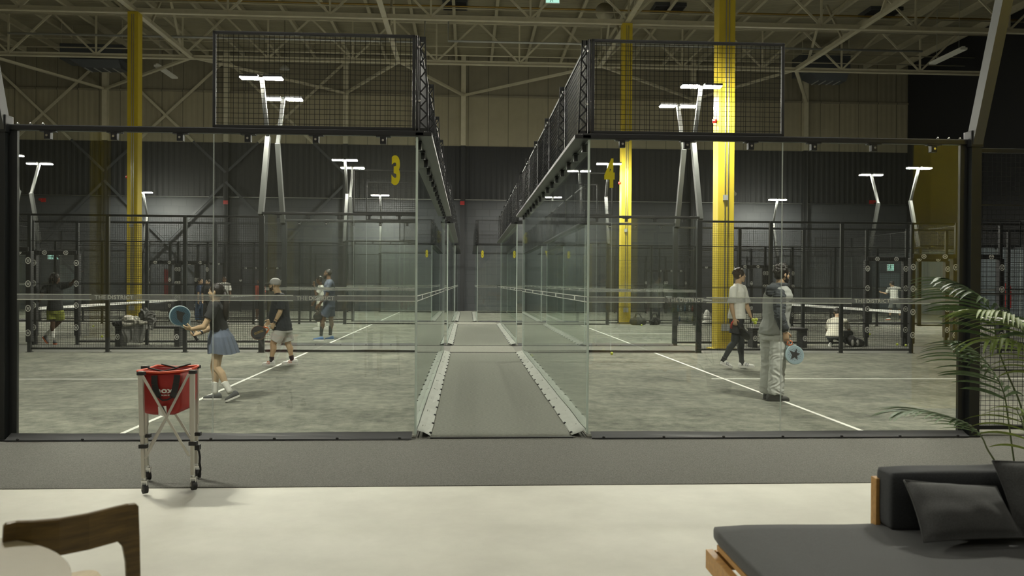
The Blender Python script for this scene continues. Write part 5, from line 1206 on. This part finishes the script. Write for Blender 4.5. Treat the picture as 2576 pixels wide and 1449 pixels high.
def pillow(corners, thick, m, name, label, front):
    """stuffed cushion from its four corners; piped seam round the edge"""
    TL, TR, BR, BL = [V(p) for p in corners]; n = 16; vs = []; fs = []; nr = V(front).normalized()
    for sd in (1, -1):
        for i in range(n+1):
            for j in range(n+1):
                a, b_ = i/n, j/n; sx, sy = 2*b_-1, 2*a-1
                pin = 1 - .06*(1-sx*sx)*abs(sy)**3; q = TL.lerp(TR, .5+sx*.5*(1-.05*(1-sy*sy))).lerp(BL.lerp(BR, .5+sx*.5*(1-.05*(1-sy*sy))), .5+sy*.5*(1-.05*(1-sx*sx)))
                k = ((1-sx**2)*(1-sy**2)); th = thick*.5*(k**.45) if k > 0 else 0
                w = .010*noise.noise(V((sx*2.2+3, sy*2.2, sd*2)))*min(1, k*3); vs.append(q + nr*sd*(th+w))
    N = (n+1)**2
    for sd in range(2):
        for i in range(n):
            for j in range(n):
                a = sd*N + i*(n+1)+j; f = (a, a+1, a+n+2, a+n+1); fs.append(f if sd else f[::-1])
    b = MB(); b.add(vs, fs); c = (TL+TR+BR+BL)/4; me = b.mesh(name, m, True); bm = bmesh.new(); bm.from_mesh(me); bmesh.ops.remove_doubles(bm, verts=bm.verts, dist=.0006); bm.to_mesh(me); bm.free()
    T = thing(name, label, 'cushion', c); o = bpy.data.objects.new('cover', me); C.objects.link(o); o.parent = T; shift(o, T); me.polygons.foreach_set('use_smooth', [True]*len(me.polygons))
    b = MB(); e = [vs[j] for j in range(n+1)] + [vs[i*(n+1)+n] for i in range(1, n+1)] + [vs[n*(n+1)+j] for j in range(n-1, -1, -1)] + [vs[i*(n+1)] for i in range(n-1, 0, -1)]
    b.tube(e + [e[0]], .004, seg=6); b.build('piping', m, T, smooth=True)
    return T
def daybed():
    zs = .42; c1 = atz(1796, 1316, zs); c2 = atz(1890, 1449, zs); xl = (c1.x+c2.x)/2 ; yf = c1.y; xr = 3.62; yn = yf-1.75
    T = thing('daybed', 'charcoal upholstered daybed on a honey wood frame at lower right', 'sofa', ((xl+xr)/2, (yf+yn)/2, 0))
    soft_box((xl+.02, yn, zs-.085), (xr, yf, zs), .03, M['fabric'], 'seat_cushion', T, .004, 14, .006)
    zr0, zr1 = .21, .30
    b = MB(); b.box((xl-.01, yn-.02, zr0), (xl+.025, yf-.012, zr1)); b.build('side_rail', M['teak'], T, bevel=.004)
    b = MB(); b.box((xl+.03, yf-.05, zr0), (xr, yf-.02, zr1)); b.build('rear_rail', M['teak'], T, bevel=.004)
    b = MB(); b.box((xl-.01, yn-.02, zr0), (xr, yn+.01, zr1)); b.build('front_rail', M['teak'], T, bevel=.004)
    b = MB(); b.box((xl+.03, yn+.02, .31), (xr-.02, yf-.06, .335)); b.build('slat_base', M['teak'], T)
    for x in (xl+.06, xr-.1):
        for y in (yn+.06, yf-.10): b = MB(); b.box((x-.03, y-.03, 0), (x+.03, y+.03, zr0+.005)); b.build('leg', M['teak'], T, bevel=.003)
    yb = yf-.02; pl = at(2205, 1201, yb); x0 = at(2209, 1190, yb).x; zt = at(2300, 1179, yb-.06).z; zb = zs+.0
    b = MB(); b.box((pl.x-.014, yb-.025, zr0), (pl.x+.008, yb+.005, pl.z)); b.build('back_post', M['teak'], T, bevel=.003)
    b = MB(); b.box((pl.x+.0, yb+.03, zr0+.1), (xr, yb+.055, zt-.06)); b.build('back_panel', M['teak'], T, bevel=.004)
    soft_box((x0, yb-.14, zb), (xr, yb+.02, zt), .018, M['fabric2'], 'back_cushion', T, .006)
    p = lambda px, py, z: atz(px, py, z)
    pillow([at(2274, 1208, yb-.19), at(2506, 1224, yb-.17), atz(2578, 1352, zs+.045), atz(2324, 1364, zs+.045)], .17, M['fabric'], 'throw_pillow', 'charcoal throw pillow leaning on the daybed back', (-.05, -.75, .55))
    xq = at(2543, 1160, yb-.3).x
    pillow([V((xq-.02, yb-.20, zs+.34)), V((xq+.50, yb-.30, zs+.36)), V((xq+.56, yb-.5, zs+.05)), V((xq-.005, yb-.34, zs+.05))], .20, M['fabric'], 'throw_pillow', 'charcoal cushion cut off by the right edge of the photo, on the daybed', (-.25, -.8, .45))
    return yf
DBY = daybed()
# ------------------------------------------------------------------ palm
def frond(T, px_pts, Y0, Y1, n, L, side_bias, m, seed, start=.30, droop=.6, lean=0.0):
    """rachis through image-measured points between depths Y0 and Y1 with paired drooping leaflets"""
    rnd = random.Random(seed); K = len(px_pts); pts = [at(2150+x/2.587, 640+y/2.587, Y0+(Y1-Y0)*i/(K-1)) for i, (x, y) in enumerate(px_pts)]
    def sp(t):                                     # Catmull-Rom
        t = max(0, min(.9999, t))*(K-1); i = int(t); f = t-i; g = lambda k: pts[max(0, min(K-1, k))]
        a, b_, c_, d = g(i-1), g(i), g(i+1), g(i+2); return .5*((2*b_) + (c_-a)*f + (2*a-5*b_+4*c_-d)*f*f + (3*b_-a-3*c_+d)*f**3)
    tot = sum((pts[i+1]-pts[i]).length for i in range(K-1)); fr = MB(); R = [sp(i/30) for i in range(31)]
    fr.tube(R, [.0075-.0055*i/30 for i in range(31)], seg=6); fo = fr.build('frond', M['stem'], T, smooth=True)
    b = MB()
    for i in range(n):
        t = start + (1-start)*(i+.5)/n
        for s in (-1, 1):
            tt = t + rnd.uniform(-.008, .008); p = sp(tt); d = (sp(tt+.02)-sp(tt-.02)).normalized(); up = V((0, 0, 1)); sd = d.cross(up)
            if sd.length < .2: sd = V((0, 1, 0))
            sd.normalize(); nu = sd.cross(d).normalized(); ll = L*(.55+.75*math.sin(math.pi*min(1, (.10+.86*(t-start)/(1-start)))))*rnd.uniform(.88, 1.1)
            fwd = 1.05+.5*t; dirn = (d*fwd + sd*s*(.75-.2*t) + nu*(.04+side_bias)).normalized(); wv = .0115*rnd.uniform(.8, 1.2)
            dirn.z = min(dirn.z, .22); dirn.normalize(); q = p.copy(); prev = None; N = 7; dv = dirn.copy()
            for k in range(N+1):
                f = k/N; wid = wv*math.sin(math.pi*min(.97, .12+f*.86))**.8 if k < N else .0006
                wd = dv.cross(nu); wd = wd.normalized() if wd.length > .1 else sd
                ring = [q - wd*wid + nu*wid*.45, q, q + wd*wid + nu*wid*.45]; base = len(b.v); b.v += [tuple(x) for x in ring]
                if prev is not None:
                    for z in (0, 1): b.f.append((prev+z, prev+z+1, base+z+1, base+z)); b.m.append(0)
                prev = base; q = q + dv*(ll/N); dv = (dv + V((0, 0, -droop*(.10+.20*f)))).normalized()
    b.build('leaflet_spray', m, fo, smooth=True)
def palm():
    Yp = DBY+1.15; b0 = at(2610, 1200, Yp); c = V((b0.x, Yp, 0)); T = thing('potted_palm', 'potted palm with arching fronds behind the daybed at right', 'plant', c)
    b = MB(); b.tube([(c.x, c.y, 0), (c.x, c.y, .02), (c.x, c.y, .36), (c.x, c.y, .38)], [.15, .16, .21, .20], seg=32); b.build('pot', M['pot'], T, smooth=False)
    b = MB(); b.tube([(c.x, c.y, .375), (c.x, c.y, .39)], [.19, .17], seg=24); b.build('soil', M['soil'], T)
    Y = lambda o: Yp+o
    foot = (1190, 1950)
    frond(T, [foot, (1140, 1400), (1090, 1020), (1000, 790), (930, 600), (905, 430), (850, 310), (740, 225), (610, 170)], Y(0), Y(-.25), 16, .33, .0, M['leaf'], 1, start=.52, droop=.62)
    frond(T, [foot, (1060, 1500), (1035, 1330), (1000, 1080), (970, 900), (900, 760), (810, 650), (720, 580)], Y(0), Y(-.1), 13, .30, .0, M['leaf'], 2, start=.52, droop=.6)
    frond(T, [foot, (1010, 1500), (935, 1380), (865, 1270), (825, 1185), (740, 1105), (610, 1055), (450, 1020), (300, 1025)], Y(0), Y(-.35), 15, .27, .0, M['leaf'], 3, start=.52, droop=.42)
    frond(T, [foot, (1230, 1100), (1190, 760), (1130, 560), (1050, 450), (960, 390), (840, 370)], Y(.05), Y(-.5), 14, .33, .1, M['leaf2'], 4, start=.50, droop=.7)
    frond(T, [foot, (1260, 1300), (1240, 1000), (1200, 800), (1130, 640), (1010, 560), (880, 560)], Y(.02), Y(-.55), 13, .30, .05, M['leaf2'], 5, start=.48, droop=.8)
    frond(T, [foot, (1200, 1500), (1165, 1350), (1120, 1200), (1085, 1080), (1050, 1000)], Y(-.02), Y(-.3), 6, .30, .0, M['leaf2'], 6, start=.45, droop=.6)
palm()
# ------------------------------------------------------------------ things on and around the courts
for px, py, l in ((257, 846, 'yellow padel ball on the turf left of the grey jacket, nearer of two'), (235, 820, 'yellow padel ball on the turf left of the grey jacket, farther of two'), (1337, 895, 'yellow padel ball behind the glass at the right side of the aisle'),
                  (1539, 890, 'yellow padel ball against the far side of the right near court'), (1614, 817, 'yellow padel ball in front of the duffel bags'), (2188, 840, 'yellow padel ball behind the padded gate post near the backpack'),
                  (2257, 866, 'yellow padel ball beside the net post at right'), (2279, 869, 'yellow padel ball touching the padded gate post at right'), (2010, 866, 'yellow padel ball under the right bench'), (257, 784, 'yellow padel ball far back beyond the left net')):
    p = atz(px, py+3, 0); make_ball(V((p.x, p.y, .034)), l)
def bench(px0, px1, Y, label):
    a, c = at(px0, 850, Y), at(px1, 850, Y); T = thing('court_bench', label, 'bench', ((a.x+c.x)/2, Y, 0), 'court benches')
    b = MB(); b.box((a.x, Y-.20, .43), (c.x, Y+.20, .48)); b.build('seat', M['pad'], T, bevel=.01)
    for x in (a.x+.01, c.x-.13):
        b = MB(); b.box((x, Y-.19, 0), (x+.12, Y+.19, .43)); l = b.build('end_support', M['pad'], T, bevel=.008)
        o = bpy.data.objects.new('ring_badge', BADGE); C.objects.link(o); o.parent = l; o.location = V((x+.06, Y-.194, .23)) - T.location; o.scale = (.9, 1, .9)
bench(297, 459, 11.72, 'black slab bench holding the grey jacket, between the left courts'); bench(1886, 2024, 11.72, 'black slab bench behind the hoodie man, between the right courts')
def heap(name, label, cat, blobs, m, disp=.02, freq=7, vox=.012, kids=()):
    mb = MB()
    for c, r in blobs: mb.ball(c, r)
    c0 = V(blobs[0][0]); T = thing(name, label, cat, c0); hang(remesh(mb, name, m, vox, 3, disp, freq), kids[0] if kids else 'cloth', T); return T
p = at(340, 820, 11.62)
JG, JP = cloth((.13, .13, .12)), cloth((.34, .33, .28))
def drape(name, label, cx, Y, w, prof, m, fold=.03, seed=0, taper=.0):
    """a garment laid over an edge: prof lists (depth, height) from the top of the pile down the front; folds deepen towards the hem"""
    n, kk = 26, 5; fine = []
    for a, c in zip(prof, prof[1:]): fine += [V((0, a[0]+(c[0]-a[0])*i/kk, a[1]+(c[1]-a[1])*i/kk)) for i in range(kk)]
    fine.append(V((0, *prof[-1]))); vs = []; fs = []; N = len(fine)
    for i, q in enumerate(fine):
        t = i/(N-1)
        for j in range(n+1):
            u = j/n*2-1; nz = noise.noise(V((u*3.2+seed, t*2.1, seed))) + .5*noise.noise(V((u*7+seed, t*4, 3)))
            vs.append((cx + u*w/2*(1-taper*t) + .05*noise.noise(V((t*3+seed, u*1.5, 9))), Y + q.y - fold*(.3+.9*t)*nz, q.z + .045*noise.noise(V((u*2.4, t*3+seed, 4))) + (.06*noise.noise(V((u*2.2+seed, 5, 1))) if i > N*.6 else 0)))
    for i in range(N-1):
        for j in range(n): a = i*(n+1)+j; fs.append((a, a+1, a+n+2, a+n+1))
    b = MB(); b.add(vs, fs); T = thing(name, label, 'jacket', (cx, Y, prof[0][1])); o = b.build('cloth', m, T, smooth=True); sm = o.modifiers.new('s', 'SOLIDIFY'); sm.thickness = .014; su = o.modifiers.new('u', 'SUBSURF'); su.levels = su.render_levels = 1
    return T
drape('jacket', 'grey jacket hanging over the front edge of the left bench', p.x+.02, 11.52, .62, [(.25, .58), (.12, .60), (.0, .56), (-.05, .40), (-.06, .22), (-.05, .10)], JG, .05, 2, .25)
drape('jacket', 'grey sleeve end of a garment trailing at the right of the left bench', p.x+.36, 11.52, .30, [(.2, .60), (.08, .62), (.0, .54), (-.03, .40)], JG, .04, 7, .2)
heap('jacket', 'pale crumpled top lying on the grey jacket on the left bench', 'jacket', [(p + V((-.03, -.02, .13)), (.24, .12, .07)), (p + V((.12, -.06, .10)), (.2, .10, .05)), (p + V((-.16, -.02, .17)), (.10, .09, .06)), (p + V((-.10, -.08, .06)), (.16, .07, .06))], JP, .045, 11, .010)
heap('jacket', 'dark jacket piled at the right of the pale top on the left bench', 'jacket', [(p + V((.27, .02, .22)), (.17, .12, .15)), (p + V((.2, .04, .30)), (.10, .09, .10)), (p + V((.36, .0, .10)), (.1, .1, .16))], cloth((.05, .05, .046)), .045, 9)
p = at(305, 815, 11.68); heap('sports_bag', 'small black bag on the left end of the left bench', 'bag', [(p + V((.0, 0, .0)), (.22, .13, .09)), (p + V((.1, 0, .03)), (.12, .1, .07))], M['rubber'], .01, kids=('bag_body',))
p = atz(2150, 872, 0)
T = heap('backpack', 'black and grey backpack on the floor beside the crouching man', 'backpack', [(p + V((0, 0, .12)), (.20, .14, .12)), (p + V((-.08, 0, .16)), (.14, .13, .12)), (p + V((.12, 0, .09)), (.13, .13, .09))], M['rubber'], .01, kids=('bag_body',))
b = MB()
for dx in (-.11, .02): b.ball(p + V((dx, -.115, .11)), (.045, .03, .085))
b.build('grey_pocket', cloth((.30, .30, .28)), T, smooth=True)
b = MB(); b.tube([p + V((-.16, .0, .22)), p + V((-.19, 0, .30)), p + V((-.12, 0, .33)), p + V((-.08, 0, .25))], .014, seg=6); b.build('carry_loop', M['rubber'], T, smooth=True)
for px, w, l, m in ((1605, .62, 'olive black duffel bag on the floor beyond the middle yellow column', cloth((.028, .03, .024))), (1647, .42, 'round black bag to the right of the duffel bag', M['rubber'])):
    p = atz(px, 818, 0); b = MB(); b.capsule(p + V((-w/2+.14, 0, .14)), .15, p + V((w/2-.14, 0, .14)), .15, seg=12); T = thing('duffel_bag', l, 'bag', p, None); hang(remesh(b, 'bag', m, .015, 3, .012, 6), 'bag_body', T)
    b = MB()
    for s in (-.07, .07): b.tube([p + V((-.12, s, .27)), p + V((-.08, s, .42)), p + V((.06, s, .43)), p + V((.12, s, .27))], .012, seg=6)
    b.build('handle', m, T, smooth=True)
p = atz(1778, 816, 0); heap('towel', 'white towel draped over a bag beyond the bright yellow column', 'towel', [(p + V((0, 0, .28)), (.12, .10, .27)), (p + V((.05, 0, .16)), (.16, .1, .16)), (p + V((.0, 0, .06)), (.2, .12, .06))], WHT, .02)
# bar trolley with bottles seen through the right near court
p = atz(1725, 818, 0); T = thing('drinks_table', 'low dark table with bottles beyond the right near court', 'table', p)
b = MB(); b.box((p.x-.38, p.y-.2, .50), (p.x+.38, p.y+.2, .53)); b.build('table_top', M['black'], T); b = MB(); b.box((p.x-.36, p.y-.18, .12), (p.x+.36, p.y+.18, .15)); b.build('lower_shelf', M['black'], T)
for sx in (-1, 1):
    for sy in (-1, 1): b = MB(); b.box((p.x+sx*.36-.015, p.y+sy*.18-.015, 0), (p.x+sx*.36+.015, p.y+sy*.18+.015, .5)); b.build('leg', M['black'], T)
for i, (dx, z, h, c, cn) in enumerate(((-.32, .53, .24, (.08, .16, .22), 'blue grey'), (-.20, .53, .2, (.3, .32, .3), 'pale grey'), (-.05, .53, .25, (.05, .12, .2), 'dark blue'), (.12, .53, .22, (.35, .36, .34), 'white'), (.24, .53, .2, (.2, .03, .02), 'red'), (-.25, .15, .2, (.06, .1, .2), 'navy'), (.05, .15, .2, (.1, .12, .12), 'grey green'), (.25, .15, .19, (.22, .2, .05), 'mustard'))):
    q = V((p.x+dx, p.y-.05, z)); b = MB(); b.tube([q, q + V((0, 0, h*.65)), q + V((0, 0, h*.8)), q + V((0, 0, h))], [.036, .036, .016, .015], seg=12)
    bo = tag(b.build('bottle', mat('bottle', c, .3), None, smooth=True), '%s bottle on the %s of the low dark table' % (cn, 'top' if z > .3 else 'lower shelf'), 'bottle', 'bottles on the low table')
# bottles and shelf seen beyond the left bench
p = atz(632, 800, 0) + V((0, 0, 0)); 
def banner(px, y0, y1, Y, w, col, label):
    a, c = at(px, y1, Y), at(px, y0, Y); T = thing('feather_banner', label, 'banner', (a.x, Y, 0)); b = MB(); b.tube([(a.x-w/2, Y, 0), (a.x-w/2, Y, c.z+.05)], .015); b.build('banner_pole', M['black'], T)
    b = MB(); b.prism([(-w/2, a.z), (w/2, a.z+.05), (w/2, c.z-.2), (w/4, c.z-.03), (-w/2, c.z)], .008, (a.x, Y-.02, 0), (1,0,0), (0,0,1), (0,1,0)); b.build('banner_cloth', mat('banner cloth', col, .7), T); b = MB(); b.tube([(a.x-w/2, Y, 0), (a.x-w/2, Y, .04)], .2, seg=20); b.build('base', M['black'], T)
banner(419, 677, 745, 34.5, .22, (.16, .012, .015), 'dark red upright banner beyond the left courts')
banner(2535, 712, 778, 24.0, .26, (.5, .02, .015), 'bright red upright banner beyond the mesh at far right')
p = at(86, 729, YB-.15); T = thing('fire_extinguisher', 'small red and white extinguisher on the end wall at far left', 'extinguisher', p); b = MB(); b.tube([p + V((0, 0, -.28)), p + V((0, 0, .15)), p + V((0, 0, .24))], [.11, .11, .04], seg=14); b.build('cylinder', M['red'], T, smooth=True); b = MB(); b.tube([p + V((0, 0, -.1)), p + V((0, 0, .12))], .113, seg=14); b.build('label_band', M['white'], T, smooth=True); b = MB(); b.box((p.x-.09, p.y-.03, p.z+.24), (p.x+.09, p.y+.03, p.z+.30)); b.build('valve', M['rubber'], T)
p = at(86, 686, YB-.05); b = MB(); b.box((p.x-.09, p.y, p.z-.24), (p.x+.09, p.y+.02, p.z+.24)); o = tag(b.build('wall_sign', M['white']), 'small white and red plate on the end wall above the extinguisher', 'sign'); b = MB(); b.box((p.x-.07, p.y-.004, p.z-.2), (p.x+.07, p.y, p.z+.05)); b.build('red_field', M['red'], o)
# ------------------------------------------------------------------ added fill lights over the lounge, unseen behind the camera
k = 0
for y in (-4.5, -9.0, -13.5):
    for x in (-9, -3, 3, 9):
        T = thing('lounge_fill', 'added fill light over the lounge, out of shot', 'light', (x, y, 7.5), 'added fill lights'); b = MB(); b.box((x-1.2, y-.07, 7.5), (x+1.2, y+.07, 7.58)); b.build('housing', M['housing'], T); b = MB(); b.box((x-1.15, y-.055, 7.49), (x+1.15, y+.055, 7.502)); b.build('diffuser', FILL, T)
        b = MB()
        for s in (-1, 1): b.tube([(x+s*.9, y, 7.58), (x+s*.9, y, ZD-.01)], .008, seg=5)
        b.build('hanger_cord', M['rubber'], T)
# ------------------------------------------------------------------ render look
sc = bpy.context.scene
w = bpy.data.worlds.new('world'); sc.world = w; w.use_nodes = True; w.node_tree.nodes['Background'].inputs[0].default_value = (.01, .01, .01, 1)
sc.view_settings.view_transform = 'Standard'; sc.view_settings.look = 'None'; sc.view_settings.gamma = 1.0; sc.view_settings.use_curve_mapping = False; sc.view_settings.exposure = 0.0
cy = sc.cycles
cy.max_bounces = 7; cy.diffuse_bounces = 3; cy.glossy_bounces = 4; cy.transparent_max_bounces = 48; cy.transmission_bounces = 4
cy.use_light_tree = True; cy.sample_clamp_indirect = 4.0; cy.caustics_reflective = False; cy.use_denoising = True; cy.denoiser = 'OPENIMAGEDENOISE'; cy.use_adaptive_sampling = True; cy.adaptive_threshold = .02
